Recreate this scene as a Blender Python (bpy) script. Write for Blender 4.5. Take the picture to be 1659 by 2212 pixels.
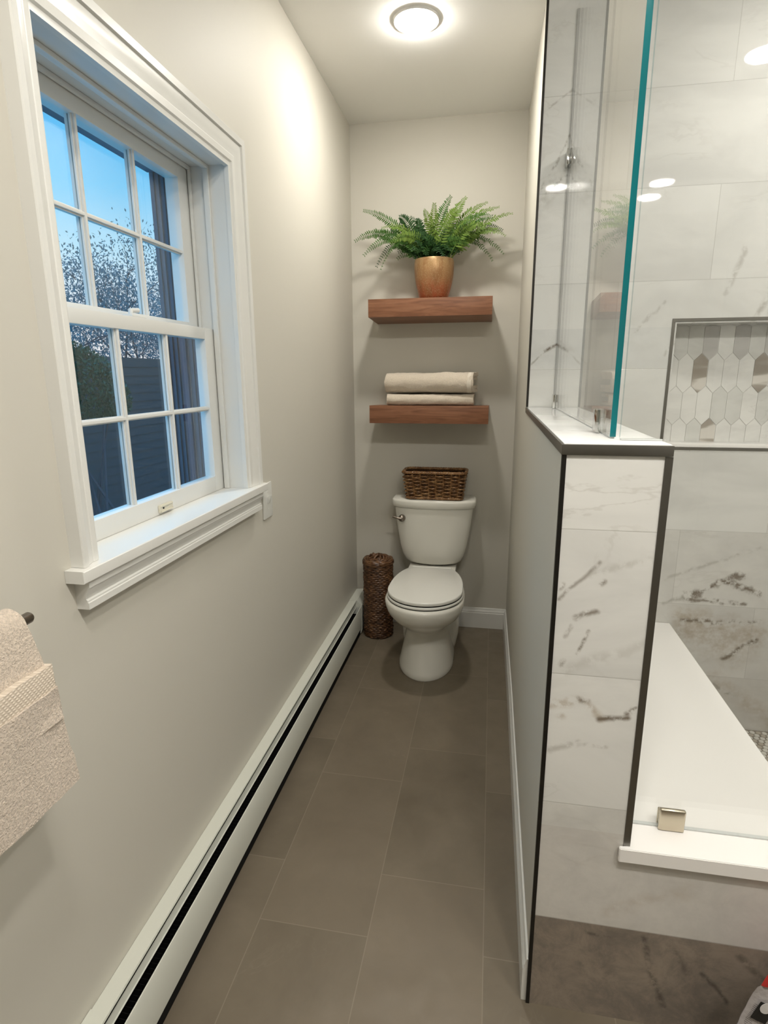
import bpy, bmesh, math, random
from mathutils import Vector, Matrix, Euler, noise as mnoise
random.seed(7)
for o in list(bpy.data.objects):
    bpy.data.objects.remove(o, do_unlink=True)
SC = bpy.context.scene
COL = SC.collection
PI = math.pi

# ------------------------------------------------------------------ camera
def setup_camera():
    pitch, yaw, roll = -0.234704, -0.182671, -0.005682
    cy, sy, cp, sp = math.cos(yaw), math.sin(yaw), math.cos(pitch), math.sin(pitch)
    f = Vector((sy*cp, cy*cp, sp)); rt = Vector((cy, -sy, 0)); up = rt.cross(f)
    cr, sr = math.cos(roll), math.sin(roll)
    r2 = rt*cr + up*sr; u2 = -rt*sr + up*cr
    cam = bpy.data.cameras.new('camera'); co = bpy.data.objects.new('camera', cam); COL.objects.link(co)
    m = Matrix(((r2.x, u2.x, -f.x, 0), (r2.y, u2.y, -f.y, 0), (r2.z, u2.z, -f.z, 1.45026), (0, 0, 0, 1)))
    co.matrix_world = m
    cam.sensor_fit = 'VERTICAL'; cam.sensor_height = 36.0; cam.sensor_width = 27.0
    cam.lens = 1242.44/2212*36.0
    cam.clip_start = 0.02; cam.clip_end = 200
    SC.camera = co
setup_camera()
# ------------------------------------------------------------------ view and light levels
SC.view_settings.view_transform = 'Standard'
SC.view_settings.look = 'None'
SC.view_settings.gamma = 1.0
SC.view_settings.use_curve_mapping = False
SC.view_settings.exposure = 0.0
LAMP = 290.0            # radiance of the recessed lamps
LAMP_COL = (1.0, 0.958, 0.885)
SKY = 1.15
def setup_world():
    w = bpy.data.worlds.new('dusk_sky'); SC.world = w; w.use_nodes = True
    t = w.node_tree; t.nodes.clear()
    tc = t.nodes.new('ShaderNodeTexCoord'); sep = t.nodes.new('ShaderNodeSeparateXYZ')
    rp = t.nodes.new('ShaderNodeValToRGB'); bg = t.nodes.new('ShaderNodeBackground'); out = t.nodes.new('ShaderNodeOutputWorld')
    t.links.new(tc.outputs['Generated'], sep.inputs[0]); t.links.new(sep.outputs['Z'], rp.inputs[0])
    e = rp.color_ramp.elements
    e[0].position = 0.0; e[0].color = (0.88, 0.84, 0.82, 1)
    e[1].position = 0.62; e[1].color = (0.030, 0.42, 0.86, 1)
    for p, c in ((0.10, (0.80, 0.86, 0.90, 1)), (0.18, (0.45, 0.74, 0.92, 1)), (0.26, (0.17, 0.58, 0.92, 1)), (0.36, (0.09, 0.48, 0.90, 1))):
        k = e.new(p); k.color = c
    mr = t.nodes.new('ShaderNodeMapRange'); mr.interpolation_type = 'SMOOTHSTEP'
    for i, v in ((1, 0.42), (2, 0.75), (3, SKY), (4, SKY*3.6)): mr.inputs[i].default_value = v  # extra strength added to the unseen zenith, tints the window reveal blue
    t.links.new(sep.outputs['Z'], mr.inputs[0]); t.links.new(mr.outputs[0], bg.inputs[1])
    t.links.new(rp.outputs[0], bg.inputs[0])
    t.links.new(bg.outputs[0], out.inputs[0])
setup_world()

# ------------------------------------------------------------------ main measurements (metres)
XL, XR, XRB = -0.7546, 0.134, 0.127     # left wall, right wall near / far
YP, YS, YB = 1.099, 2.312, 3.1875       # half wall front, shower back wall, alcove back wall
ZC = 2.675                              # ceiling
ZL, ZB = 1.325, 0.474                   # half wall ledge, bench top
XE, YF = 1.80, -2.95                    # far side wall, wall behind the camera
WY0, WY1, WZ0, WZ1 = 0.950, 1.668, 1.105, 2.020   # window opening

# ------------------------------------------------------------------ node helper
class NT:
    def __init__(s, name):
        s.m = bpy.data.materials.new(name); s.m.use_nodes = True
        s.t = s.m.node_tree; s.t.nodes.clear()
        s.out = s.t.nodes.new('ShaderNodeOutputMaterial')
    def n(s, typ, **kw):
        nd = s.t.nodes.new(typ)
        for k, v in kw.items(): setattr(nd, k, v)
        return nd
    def put(s, sock, v):
        if v is None: return
        if hasattr(v, 'is_output'): s.t.links.new(v, sock)
        else:
            try: sock.default_value = v
            except Exception:
                sock.default_value = tuple(v) + (1.0,) if len(v) == 3 else v
    def math(s, op, a, b=None, c=None, clamp=False):
        nd = s.n('ShaderNodeMath', operation=op); nd.use_clamp = clamp
        for i, v in enumerate((a, b, c)): s.put(nd.inputs[i], v)
        return nd.outputs[0]
    def mix(s, f, a, b, blend='MIX'):
        nd = s.n('ShaderNodeMix', data_type='RGBA', blend_type=blend)
        s.put(nd.inputs[0], f); s.put(nd.inputs[6], a); s.put(nd.inputs[7], b)
        return nd.outputs[2]
    def pos(s): return s.n('ShaderNodeNewGeometry').outputs['Position']
    def obj(s): return s.n('ShaderNodeTexCoord').outputs['Object']
    def xyz(s, v):
        nd = s.n('ShaderNodeSeparateXYZ'); s.put(nd.inputs[0], v); return nd.outputs
    def vec(s, x, y, z):
        nd = s.n('ShaderNodeCombineXYZ'); s.put(nd.inputs[0], x); s.put(nd.inputs[1], y); s.put(nd.inputs[2], z); return nd.outputs[0]
    def vmath(s, op, a, b):
        nd = s.n('ShaderNodeVectorMath', operation=op); s.put(nd.inputs[0], a); s.put(nd.inputs[1], b); return nd.outputs[0]
    def noise(s, v, scale, detail=4.0, rough=0.55, dist=0.0, col=False):
        nd = s.n('ShaderNodeTexNoise'); s.put(nd.inputs['Vector'], v)
        nd.inputs['Scale'].default_value = scale; nd.inputs['Detail'].default_value = detail
        nd.inputs['Roughness'].default_value = rough; nd.inputs['Distortion'].default_value = dist
        return nd.outputs['Color' if col else 'Fac']
    def ramp(s, f, stops, interp='LINEAR'):
        nd = s.n('ShaderNodeValToRGB'); s.put(nd.inputs[0], f); cr = nd.color_ramp; cr.interpolation = interp
        while len(cr.elements) < len(stops): cr.elements.new(0.5)
        for e, (p, c) in zip(cr.elements, stops):
            e.position = p; e.color = (c, c, c, 1) if isinstance(c, (int, float)) else tuple(c)+(1,)
        return nd.outputs[0]
    def mr(s, v, a, b, c=0.0, d=1.0, typ='SMOOTHSTEP'):
        nd = s.n('ShaderNodeMapRange', interpolation_type=typ)
        for i, x in enumerate((v, a, b, c, d)): s.put(nd.inputs[i], x)
        return nd.outputs[0]
    def white(s, v):
        nd = s.n('ShaderNodeTexWhiteNoise', noise_dimensions='3D'); s.put(nd.inputs[0], v); return nd.outputs
    def bump(s, h, strength, dist=0.002):
        nd = s.n('ShaderNodeBump'); s.put(nd.inputs['Height'], h)
        nd.inputs['Strength'].default_value = strength; nd.inputs['Distance'].default_value = dist
        return nd.outputs[0]
    def bsdf(s, base, rough=0.5, metal=0.0, spec=0.5, normal=None, coat=0.0, **kw):
        nd = s.n('ShaderNodeBsdfPrincipled'); s.put(nd.inputs['Base Color'], base)
        s.put(nd.inputs['Roughness'], rough); s.put(nd.inputs['Metallic'], metal); s.put(nd.inputs['Specular IOR Level'], spec)
        if normal is not None: s.put(nd.inputs['Normal'], normal)
        if coat: nd.inputs['Coat Weight'].default_value = coat; nd.inputs['Coat Roughness'].default_value = 0.05
        for k, v in kw.items(): s.put(nd.inputs[k.replace('_', ' ')], v)
        s.t.links.new(nd.outputs[0], s.out.inputs[0])
        return s.m

def paint(name, col, rough=0.5, spec=0.4, var=0.02, scale=3.0, bump=0.0):
    k = NT(name); n = k.noise(k.pos(), scale)
    lo = tuple(c*(1-var) for c in col); hi = tuple(min(1, c*(1+var)) for c in col)
    nm = k.bump(k.noise(k.pos(), 260, 2), bump, 0.001) if bump else None
    return k.bsdf(k.mix(n, lo, hi), rough, spec=spec, normal=nm)

def metal(name, col, rough=0.3, var=0.15):
    k = NT(name); n = k.noise(k.pos(), 40, 3)
    return k.bsdf(k.mix(n, tuple(c*(1-var) for c in col), col), rough, metal=1.0)

def glass(name, tint, ior=1.5):
    """clear sheet glass: straight transmission with a Fresnel mirror on both faces"""
    k = NT(name)
    geo = k.n('ShaderNodeNewGeometry')
    i = k.mr(geo.outputs['Backfacing'], 0, 1, ior, 1/ior, 'LINEAR')
    fr = k.n('ShaderNodeFresnel'); k.put(fr.inputs['IOR'], i)
    tr = k.n('ShaderNodeBsdfTransparent'); tr.inputs[0].default_value = tuple(tint)+(1,)
    gl = k.n('ShaderNodeBsdfGlossy'); gl.inputs['Roughness'].default_value = 0.0; gl.inputs[0].default_value = (1, 1, 1, 1)
    mx = k.n('ShaderNodeMixShader')
    k.t.links.new(fr.outputs[0], mx.inputs[0]); k.t.links.new(tr.outputs[0], mx.inputs[1]); k.t.links.new(gl.outputs[0], mx.inputs[2])
    k.t.links.new(mx.outputs[0], k.out.inputs[0])
    return k.m

def marble(name, plane='xz', tiles=True, stagger=True, veins=(), base=(0.76, 0.755, 0.725), rough=0.028, vscale=1.0, amount=1.0, rows=()):
    """polished veined marble, 30 x 60 cm slabs with a hairline joint"""
    k = NT(name); P = k.pos(); x, y, z = k.xyz(P)
    u, v = {'xz': (x, z), 'yz': (y, z), 'xy': (x, y)}[plane]
    TW, TH, V0 = 0.604, 0.302, 0.257
    row = k.math('FLOOR', k.math('DIVIDE', k.math('SUBTRACT', v, V0), TH))
    if stagger:
        par = k.math('ABSOLUTE', k.math('MODULO', row, 2.0))
        u0 = k.mr(par, 0, 1, 1.037, 0.735, 'LINEAR')
    else:
        u0 = 0.131
    uu = k.math('DIVIDE', k.math('SUBTRACT', u, u0), TW)
    colm = k.math('FLOOR', uu)
    rnd = k.white(k.vec(colm, row, 3.7))
    if not tiles: rnd = k.white(k.vec(1.0, 2.0, 5.0))
    off = k.vmath('MULTIPLY', rnd['Color'], (37.0, 23.0, 51.0))
    Q = k.vmath('ADD', P, off)
    # soft cloud + thin ridged veins, stretched along a diagonal
    mp = k.n('ShaderNodeMapping'); k.put(mp.inputs[0], Q); mp.inputs['Rotation'].default_value = (0.2, 0.55, 0.3); mp.inputs['Scale'].default_value = (1.0*vscale, 1.0*vscale, 2.3*vscale)
    q = mp.outputs[0]
    cl = k.noise(q, 2.2, 5, 0.6, 0.6)
    r1 = k.math('ABSOLUTE', k.math('SUBTRACT', k.noise(q, 2.6, 6, 0.55, 0.9), 0.5))
    gate = k.mr(k.noise(Q, 2.4, 2), 0.50, 0.72)
    vein = k.math('MULTIPLY', k.mr(r1, 0.0, 0.022, 1.0, 0.0), gate)
    r2 = k.math('ABSOLUTE', k.math('SUBTRACT', k.noise(q, 7.0, 5, 0.6, 0.5), 0.5))
    gate2 = k.mr(k.noise(Q, 3.4, 2), 0.55, 0.75)
    vein2 = k.math('MULTIPLY', k.mr(r2, 0.0, 0.03, 1.0, 0.0), gate2)
    dark = tuple(c*0.84 for c in base)
    c0 = k.mix(k.mr(cl, 0.35, 0.75), base, dark)
    c0 = k.mix(k.math('MULTIPLY', rnd['Value'], 0.16), c0, (0.60, 0.60, 0.575))
    c0 = k.mix(k.math('MULTIPLY', vein, 0.5*amount), c0, (0.36, 0.335, 0.29))
    c0 = k.mix(k.math('MULTIPLY', vein2, 0.35*amount), c0, (0.40, 0.38, 0.34))
    # darker rows: stone colour of slabs, plus shade painted on the curb face
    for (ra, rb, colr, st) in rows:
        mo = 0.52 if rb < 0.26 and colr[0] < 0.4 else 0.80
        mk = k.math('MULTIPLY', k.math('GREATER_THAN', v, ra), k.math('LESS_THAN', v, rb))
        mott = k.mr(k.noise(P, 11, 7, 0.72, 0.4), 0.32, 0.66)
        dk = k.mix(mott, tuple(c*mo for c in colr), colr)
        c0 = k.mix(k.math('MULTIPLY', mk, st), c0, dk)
    # veins with a place of their own
    if veins:
        wob = k.noise(P, 11, 4, 0.6, 0, True); wx, wy, wz = k.xyz(wob)
        fine = k.noise(P, 34, 4, 0.65); brk = k.mr(fine, 0.38, 0.58)
        for (u1, v1, u2, v2, w, st, wig, colr) in veins:
            pu = k.math('ADD', u, k.math('MULTIPLY', k.math('SUBTRACT', wx, 0.5), wig))
            pv = k.math('ADD', v, k.math('MULTIPLY', k.math('SUBTRACT', wy, 0.5), wig))
            du, dv = u2-u1, v2-v1; L2 = du*du+dv*dv
            t = k.math('ADD', k.math('MULTIPLY', k.math('SUBTRACT', pu, u1), du/L2), k.math('MULTIPLY', k.math('SUBTRACT', pv, v1), dv/L2), clamp=True)
            ex = k.math('SUBTRACT', pu, k.math('MULTIPLY_ADD', t, du, u1)); ey = k.math('SUBTRACT', pv, k.math('MULTIPLY_ADD', t, dv, v1))
            d = k.math('SQRT', k.math('ADD', k.math('MULTIPLY', ex, ex), k.math('MULTIPLY', ey, ey)))
            mk = k.mr(d, 0.0, w, 1.0, 0.0)
            if w < 0.03: mk = k.math('MULTIPLY', mk, brk)
            else: mk = k.math('MULTIPLY', mk, k.mr(fine, 0.30, 0.75))
            c0 = k.mix(k.math('MULTIPLY', mk, st), c0, colr)
    if tiles:
        fu = k.math('ABSOLUTE', k.math('SUBTRACT', k.math('FRACT', uu), 0.5))
        fv = k.math('ABSOLUTE', k.math('SUBTRACT', k.math('FRACT', k.math('DIVIDE', k.math('SUBTRACT', v, V0), TH)), 0.5))
        gu = k.mr(fu, 0.5-0.0024, 0.5-0.0012); gv = k.mr(fv, 0.5-0.0048, 0.5-0.0024)
        g = k.math('MAXIMUM', gu, gv)
        c0 = k.mix(k.math('MULTIPLY', g, 0.55), c0, (0.46, 0.45, 0.42))
        nm = k.bump(k.math('SUBTRACT', 1.0, g), 0.25, 0.001)
        return k.bsdf(c0, rough, spec=0.3, normal=nm)
    return k.bsdf(c0, rough, spec=0.3)

def floor_mat(name):
    k = NT(name); P = k.pos(); x, y, z = k.xyz(P)
    cu = k.math('DIVIDE', k.math('ADD', x, 0.573), 0.302); ci = k.math('FLOOR', cu)
    par = k.math('ABSOLUTE', k.math('MODULO', ci, 2.0))
    y0 = k.mr(par, 0, 1, 1.80, 2.000, 'LINEAR')
    rv = k.math('DIVIDE', k.math('SUBTRACT', y, y0), 0.608); ri = k.math('FLOOR', rv)
    rnd = k.white(k.vec(ci, ri, 1.3))
    Q = k.vmath('ADD', P, k.vmath('MULTIPLY', rnd['Color'], (17.0, 31.0, 3.0)))
    c = k.ramp(k.noise(Q, 3.2, 6, 0.62, 0.3), [(0.28, (0.128, 0.104, 0.072)), (0.55, (0.165, 0.136, 0.096)), (0.78, (0.205, 0.170, 0.124))])
    c = k.mix(k.math('MULTIPLY', rnd['Value'], 0.30), c, (0.235, 0.190, 0.138))
    sc = k.math('ABSOLUTE', k.math('SUBTRACT', k.noise(Q, 4.0, 4, 0.5, 1.2), 0.5))
    c = k.mix(k.math('MULTIPLY', k.math('MULTIPLY', k.mr(sc, 0, 0.01, 1, 0), k.mr(k.noise(Q, 2.0, 2), 0.55, 0.75)), 0.12), c, (0.36, 0.32, 0.26))
    gu = k.mr(k.math('ABSOLUTE', k.math('SUBTRACT', k.math('FRACT', cu), 0.5)), 0.5-0.0060, 0.5-0.0030)
    gv = k.mr(k.math('ABSOLUTE', k.math('SUBTRACT', k.math('FRACT', rv), 0.5)), 0.5-0.0028, 0.5-0.0014)
    g = k.math('MAXIMUM', gu, gv)
    c = k.mix(k.math('MULTIPLY', g, 0.42), c, (0.30, 0.265, 0.205))
    rg = k.mr(k.noise(P, 14, 3), 0.3, 0.7, 0.38, 0.52)
    return k.bsdf(c, rg, spec=0.45, normal=k.bump(k.noise(P, 45, 4), 0.05, 0.001))

def wood(name, c1, c2, c3):
    k = NT(name); P = k.pos()
    mp = k.n('ShaderNodeMapping'); k.put(mp.inputs[0], P); mp.inputs['Scale'].default_value = (1.3, 14, 16)
    n = k.noise(mp.outputs[0], 2.6, 6, 0.6, 1.4)
    mp2 = k.n('ShaderNodeMapping'); k.put(mp2.inputs[0], P); mp2.inputs['Scale'].default_value = (3, 90, 90)
    f = k.noise(mp2.outputs[0], 4, 4)
    c = k.ramp(n, [(0.25, c1), (0.5, c2), (0.75, c3)])
    c = k.mix(k.math('MULTIPLY', k.mr(f, 0.5, 0.7), 0.4), c, c1)
    return k.bsdf(c, 0.42, spec=0.4, normal=k.bump(f, 0.08, 0.001))

def wicker(name, c1, c2, c3, scale=30, rough=0.38):
    k = NT(name); P = k.pos()
    n = k.noise(P, scale, 4, 0.6); n2 = k.noise(P, scale*6, 2)
    c = k.ramp(n, [(0.3, c1), (0.5, c2), (0.72, c3)])
    return k.bsdf(k.mix(k.math('MULTIPLY', n2, 0.35), c, c1), rough, spec=0.5, normal=k.bump(n2, 0.3, 0.001))

def terry(name, col, scale=300, strength=0.9, rough=0.95, var=0.16):
    k = NT(name); P = k.pos()
    n = k.noise(P, scale, 3, 0.7); n2 = k.noise(P, scale*0.18, 4, 0.65)
    c = k.mix(k.mr(n, 0.3, 0.7), tuple(a*(1-2*var) for a in col), col)
    c = k.mix(k.math('MULTIPLY', n2, 0.3), c, tuple(a*0.8 for a in col))
    h = k.math('ADD', n, k.math('MULTIPLY', n2, 0.8))
    return k.bsdf(c, rough, spec=0.1, normal=k.bump(h, strength, 0.004), Sheen_Weight=0.3)

def leafmat(name, c1, c2):
    k = NT(name); n = k.noise(k.pos(), 14, 3)
    b = k.n('ShaderNodeBsdfPrincipled'); k.put(b.inputs['Base Color'], k.mix(n, c1, c2)); b.inputs['Roughness'].default_value = 0.5
    b.inputs['Specular IOR Level'].default_value = 0.35
    tl = k.n('ShaderNodeBsdfTranslucent'); k.put(tl.inputs[0], k.mix(n, c2, c1))
    mx = k.n('ShaderNodeMixShader'); mx.inputs[0].default_value = 0.22
    k.t.links.new(b.outputs[0], mx.inputs[1]); k.t.links.new(tl.outputs[0], mx.inputs[2]); k.t.links.new(mx.outputs[0], k.out.inputs[0])
    return k.m

def emit(name, col, strength):
    k = NT(name); e = k.n('ShaderNodeEmission'); e.inputs[0].default_value = tuple(col)+(1,); e.inputs[1].default_value = strength
    k.t.links.new(e.outputs[0], k.out.inputs[0]); return k.m

VB = (0.17, 0.135, 0.10); VG = (0.33, 0.31, 0.27); VT = (0.42, 0.35, 0.265)
M = {}
M['wall'] = paint('greige_wall_paint', (0.588, 0.564, 0.497), 0.55, 0.25, 0.015)
M['ceil'] = paint('ceiling_paint', (0.87, 0.86, 0.83), 0.6, 0.25, 0.01)
M['trim'] = paint('white_gloss_trim_paint', (0.74, 0.735, 0.70), 0.28, 0.5, 0.01)
M['sashpaint'] = paint('white_sash_paint', (0.70, 0.70, 0.67), 0.3, 0.5, 0.02)
M['heater'] = paint('heater_enamel', (0.66, 0.67, 0.60), 0.38, 0.4, 0.01)
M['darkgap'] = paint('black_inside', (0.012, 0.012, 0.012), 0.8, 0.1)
M['floor'] = floor_mat('taupe_stone_tile')
M['marble_back'] = marble('marble_back_wall', 'xz', amount=0.35, veins=[
    (0.70, 0.66, 1.02, 0.80, 0.012, 0.45, 0.03, VG), (0.80, 0.60, 0.98, 0.69, 0.020, 0.9, 0.09, VB), (0.90, 0.66, 1.05, 0.62, 0.016, 0.9, 0.08, VB),
    (0.78, 0.585, 1.00, 0.575, 0.014, 0.85, 0.05, VB), (0.80, 0.50, 1.05, 0.44, 0.09, 0.75, 0.10, VT), (0.80, 0.45, 1.00, 0.36, 0.10, 0.65, 0.12, VT),
    (0.78, 0.49, 1.06, 0.50, 0.012, 0.9, 0.05, VB), (0.95, 0.34, 1.05, 0.42, 0.014, 0.9, 0.05, VB), (0.93, 0.25, 1.18, 0.05, 0.06, 0.6, 0.06, VT),
    (0.92, 0.23, 1.00, 0.17, 0.012, 0.7, 0.04, VG), (0.70, 0.55, 0.80, 0.60, 0.012, 0.6, 0.05, VG), (0.79, 1.72, 0.84, 1.87, 0.016, 0.45, 0.03, VG),
    (0.88, 1.62, 0.96, 1.76, 0.016, 0.6, 0.05, VG), (0.62, 1.52, 0.70, 1.62, 0.012, 0.5, 0.06, VG), (0.50, 1.60, 0.60, 1.70, 0.010, 0.4, 0.06, VG),
    # the slabs left of the glass
    (0.14, 2.06, 0.245, 2.28, 0.008, 0.8, 0.03, VG), (0.13, 2.32, 0.25, 2.40, 0.006, 0.5, 0.02, VG),
    (0.13, 2.02, 0.24, 2.16, 0.05, 0.6, 0.03, (0.40, 0.385, 0.34)), (0.165, 2.07, 0.24, 2.135, 0.009, 0.95, 0.01, (0.12, 0.11, 0.10)),
    (0.13, 1.475, 0.195, 1.53, 0.006, 0.75, 0.03, VG), (0.19, 1.53, 0.245, 1.562, 0.010, 0.95, 0.02, VB)],
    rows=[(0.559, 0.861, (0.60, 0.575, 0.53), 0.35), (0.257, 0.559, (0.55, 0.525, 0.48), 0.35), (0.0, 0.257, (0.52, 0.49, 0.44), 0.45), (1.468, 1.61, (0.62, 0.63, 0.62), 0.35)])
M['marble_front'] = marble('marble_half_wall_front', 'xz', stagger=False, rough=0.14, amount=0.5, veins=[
    (0.145, 1.02, 0.215, 1.10, 0.007, 0.6, 0.02, VB), (0.20, 1.075, 0.30, 1.11, 0.012, 0.3, 0.03, VG), (0.145, 1.045, 0.150, 1.05, 0.010, 0.9, 0.01, VB),
    (0.222, 1.058, 0.226, 1.062, 0.009, 0.95, 0.01, VB), (0.178, 0.985, 0.215, 1.0, 0.010, 0.8, 0.03, VB), (0.16, 0.945, 0.17, 0.965, 0.008, 0.7, 0.02, VB),
    (0.185, 0.905, 0.205, 0.955, 0.007, 0.8, 0.02, VB), (0.155, 0.88, 0.16, 0.89, 0.009, 0.7, 0.02, VB), (0.17, 0.87, 0.31, 0.94, 0.02, 0.25, 0.04, VG),
    (0.135, 0.79, 0.195, 0.808, 0.016, 0.6, 0.03, VT), (0.195, 0.81, 0.215, 0.805, 0.010, 0.8, 0.02, VB), (0.215, 0.80, 0.245, 0.768, 0.012, 0.65, 0.02, VT),
    (0.24, 0.768, 0.29, 0.775, 0.010, 0.95, 0.02, VB), (0.29, 0.785, 0.305, 0.80, 0.010, 0.9, 0.01, VB), (0.14, 0.745, 0.17, 0.77, 0.012, 0.5, 0.04, VT),
    (0.14, 0.68, 0.20, 0.71, 0.012, 0.45, 0.04, VG), (0.20, 0.70, 0.26, 0.71, 0.009, 0.4, 0.03, VG), (0.30, 0.30, 0.45, 0.38, 0.03, 0.35, 0.06, VT),
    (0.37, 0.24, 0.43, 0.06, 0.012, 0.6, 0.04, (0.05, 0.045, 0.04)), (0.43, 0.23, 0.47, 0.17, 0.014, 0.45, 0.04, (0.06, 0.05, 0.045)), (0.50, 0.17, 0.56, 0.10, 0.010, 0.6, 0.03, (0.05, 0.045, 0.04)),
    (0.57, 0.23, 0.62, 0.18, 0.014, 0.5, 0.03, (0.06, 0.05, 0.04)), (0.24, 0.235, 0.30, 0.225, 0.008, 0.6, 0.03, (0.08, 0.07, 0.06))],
    rows=[(-0.05, 0.257, (0.275, 0.215, 0.162), 0.90), (0.257, 0.50, (0.60, 0.56, 0.51), 0.55), (0.50, 0.559, (0.66, 0.64, 0.59), 0.4)])  # bands above the bottom row put shade into the curb face colour
M['marble_side'] = marble('marble_shower_side', 'yz', rough=0.12)
M['ledge'] = marble('marble_ledge', 'xy', tiles=False, base=(0.85, 0.85, 0.835), rough=0.08, amount=0.5, vscale=1.6, veins=[(0.15, 1.35, 0.30, 1.36, 0.02, 0.3, 0.05, VG), (0.15, 1.7, 0.30, 1.66, 0.03, 0.25, 0.05, VG)])
M['quartz'] = paint('white_quartz', (0.89, 0.87, 0.845), 0.16, 0.5, 0.012, 5)
M['trimmetal'] = metal('brushed_nickel_edge', (0.235, 0.225, 0.205), 0.38)
M['blacktrim'] = metal('dark_edge_metal', (0.055, 0.052, 0.048), 0.45)
M['chrome'] = metal('chrome', (0.72, 0.72, 0.70), 0.10)
M['nickel'] = metal('satin_nickel', (0.60, 0.54, 0.43), 0.24)
M['bronze'] = metal('brushed_bronze', (0.30, 0.26, 0.22), 0.28)
M['glass'] = glass('shower_glass', (0.988, 0.993, 0.99))
M['pane'] = glass('window_glass', (0.97, 0.985, 0.99))
def edge_glass():
    k = NT('glass_edge_green'); n = k.noise(k.pos(), 8, 3)
    return k.bsdf(k.mix(n, (0.0, 0.10, 0.115), (0.004, 0.17, 0.19)), 0.08, spec=0.7)
M['gedge'] = edge_glass()
M['sealgrey'] = paint('grey_silicone', (0.13, 0.13, 0.125), 0.5, 0.3)
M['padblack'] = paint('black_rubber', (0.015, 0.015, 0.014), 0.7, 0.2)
M['gasket'] = paint('clear_gasket', (0.62, 0.64, 0.63), 0.3, 0.5)
M['porcelain'] = paint('vitreous_china', (0.73, 0.715, 0.65), 0.09, 0.5, 0.008)
M['seat'] = paint('seat_plastic', (0.80, 0.795, 0.745), 0.20, 0.5, 0.008)
M['walnut'] = wood('walnut', (0.125, 0.050, 0.024), (0.225, 0.096, 0.048), (0.31, 0.148, 0.080))
M['wicker'] = wicker('brown_wicker', (0.075, 0.034, 0.012), (0.22, 0.105, 0.038), (0.42, 0.25, 0.11), 35, 0.25)
M['seagrass'] = wicker('brown_twisted_grass', (0.045, 0.020, 0.010), (0.13, 0.060, 0.027), (0.27, 0.14, 0.062), 45, 0.35)
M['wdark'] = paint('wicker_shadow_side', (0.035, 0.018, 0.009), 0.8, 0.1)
M['towel'] = terry('beige_terry', (0.84, 0.735, 0.60), 420, 0.8)
M['towel2'] = terry('oatmeal_terry', (0.76, 0.645, 0.53), 260, 1.0, var=0.17)
def band_mat():
    k = NT('woven_towel_band'); P = k.pos(); x, y, z = k.xyz(P)
    a = k.math('SINE', k.math('MULTIPLY', k.math('ADD', y, k.math('MULTIPLY', z, 0.6)), 900)); b = k.math('SINE', k.math('MULTIPLY', k.math('SUBTRACT', z, k.math('MULTIPLY', y, 0.3)), 1300))
    h = k.math('MULTIPLY', k.math('ADD', a, 1.0), k.math('ADD', b, 1.0))
    return k.bsdf(k.mix(k.mr(h, 0, 2.2), (0.60, 0.515, 0.42), (0.74, 0.65, 0.545)), 0.9, spec=0.1, normal=k.bump(h, 0.3, 0.0008))
M['band'] = band_mat()
M['hem'] = terry('flat_hem', (0.86, 0.78, 0.66), 700, 0.2)
def pot_mat():
    k = NT('copper_leaf_pot'); x, y, z = k.xyz(k.pos())
    mp = k.n('ShaderNodeMapping'); k.put(mp.inputs[0], k.pos()); mp.inputs['Scale'].default_value = (1.0, 1.0, 0.25)
    st = k.noise(mp.outputs[0], 38, 4, 0.6); sp = k.noise(k.pos(), 170, 4, 0.6)
    c = k.ramp(k.mr(z, 1.81, 2.01, 0, 1, 'LINEAR'), [(0.0, (0.36, 0.095, 0.042)), (0.3, (0.40, 0.14, 0.060)), (0.5, (0.38, 0.195, 0.085)), (1.0, (0.39, 0.255, 0.12))])
    c = k.mix(k.math('MULTIPLY', k.mr(st, 0.42, 0.62), 0.6), c, (0.26, 0.12, 0.045))
    c = k.mix(k.math('MULTIPLY', k.mr(sp, 0.45, 0.7), 0.35), c, (0.56, 0.42, 0.24))
    return k.bsdf(c, 0.36, metal=0.5, normal=k.bump(sp, 0.15, 0.001))
M['pot'] = pot_mat()
M['soil'] = paint('potting_soil', (0.03, 0.02, 0.013), 0.95, 0.1, 0.3, 60)
M['fern0'] = leafmat('fern_leaf_dark', (0.018, 0.055, 0.016), (0.04, 0.11, 0.028))
M['fern1'] = leafmat('fern_leaf_mid', (0.035, 0.105, 0.020), (0.085, 0.19, 0.032))
M['fern2'] = leafmat('fern_leaf_bright', (0.10, 0.19, 0.028), (0.19, 0.28, 0.050))
M['lampring'] = paint('lamp_ring_white', (0.80, 0.79, 0.76), 0.4, 0.4)
M['switch'] = paint('switch_plastic', (0.70, 0.70, 0.66), 0.3, 0.5, 0.01)
M['ivory'] = paint('ivory_plastic', (0.66, 0.62, 0.50), 0.35, 0.4, 0.02)
M['tilewhite'] = marble('mosaic_white_marble', 'xz', tiles=False, rough=0.14, vscale=2.5)
M['tilegrey'] = marble('mosaic_pale_grey', 'xz', tiles=False, base=(0.65, 0.65, 0.62), rough=0.14, vscale=3)
M['tilemid'] = marble('mosaic_mid_grey', 'xz', tiles=False, base=(0.53, 0.52, 0.50), rough=0.14, vscale=3)
def strip_mat():
    k = NT('mosaic_taupe_streak'); P = k.pos()
    mp = k.n('ShaderNodeMapping'); k.put(mp.inputs[0], P); mp.inputs['Rotation'].default_value = (0, 0.55, 0); mp.inputs['Scale'].default_value = (0.5, 1, 2.6)
    n = k.noise(mp.outputs[0], 8, 2, 0.4, 0.3)
    return k.bsdf(k.ramp(n, [(0.40, (0.30, 0.265, 0.225)), (0.50, (0.36, 0.325, 0.28)), (0.55, (0.66, 0.63, 0.58))]), 0.16)
M['tilebrown'] = strip_mat()
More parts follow.
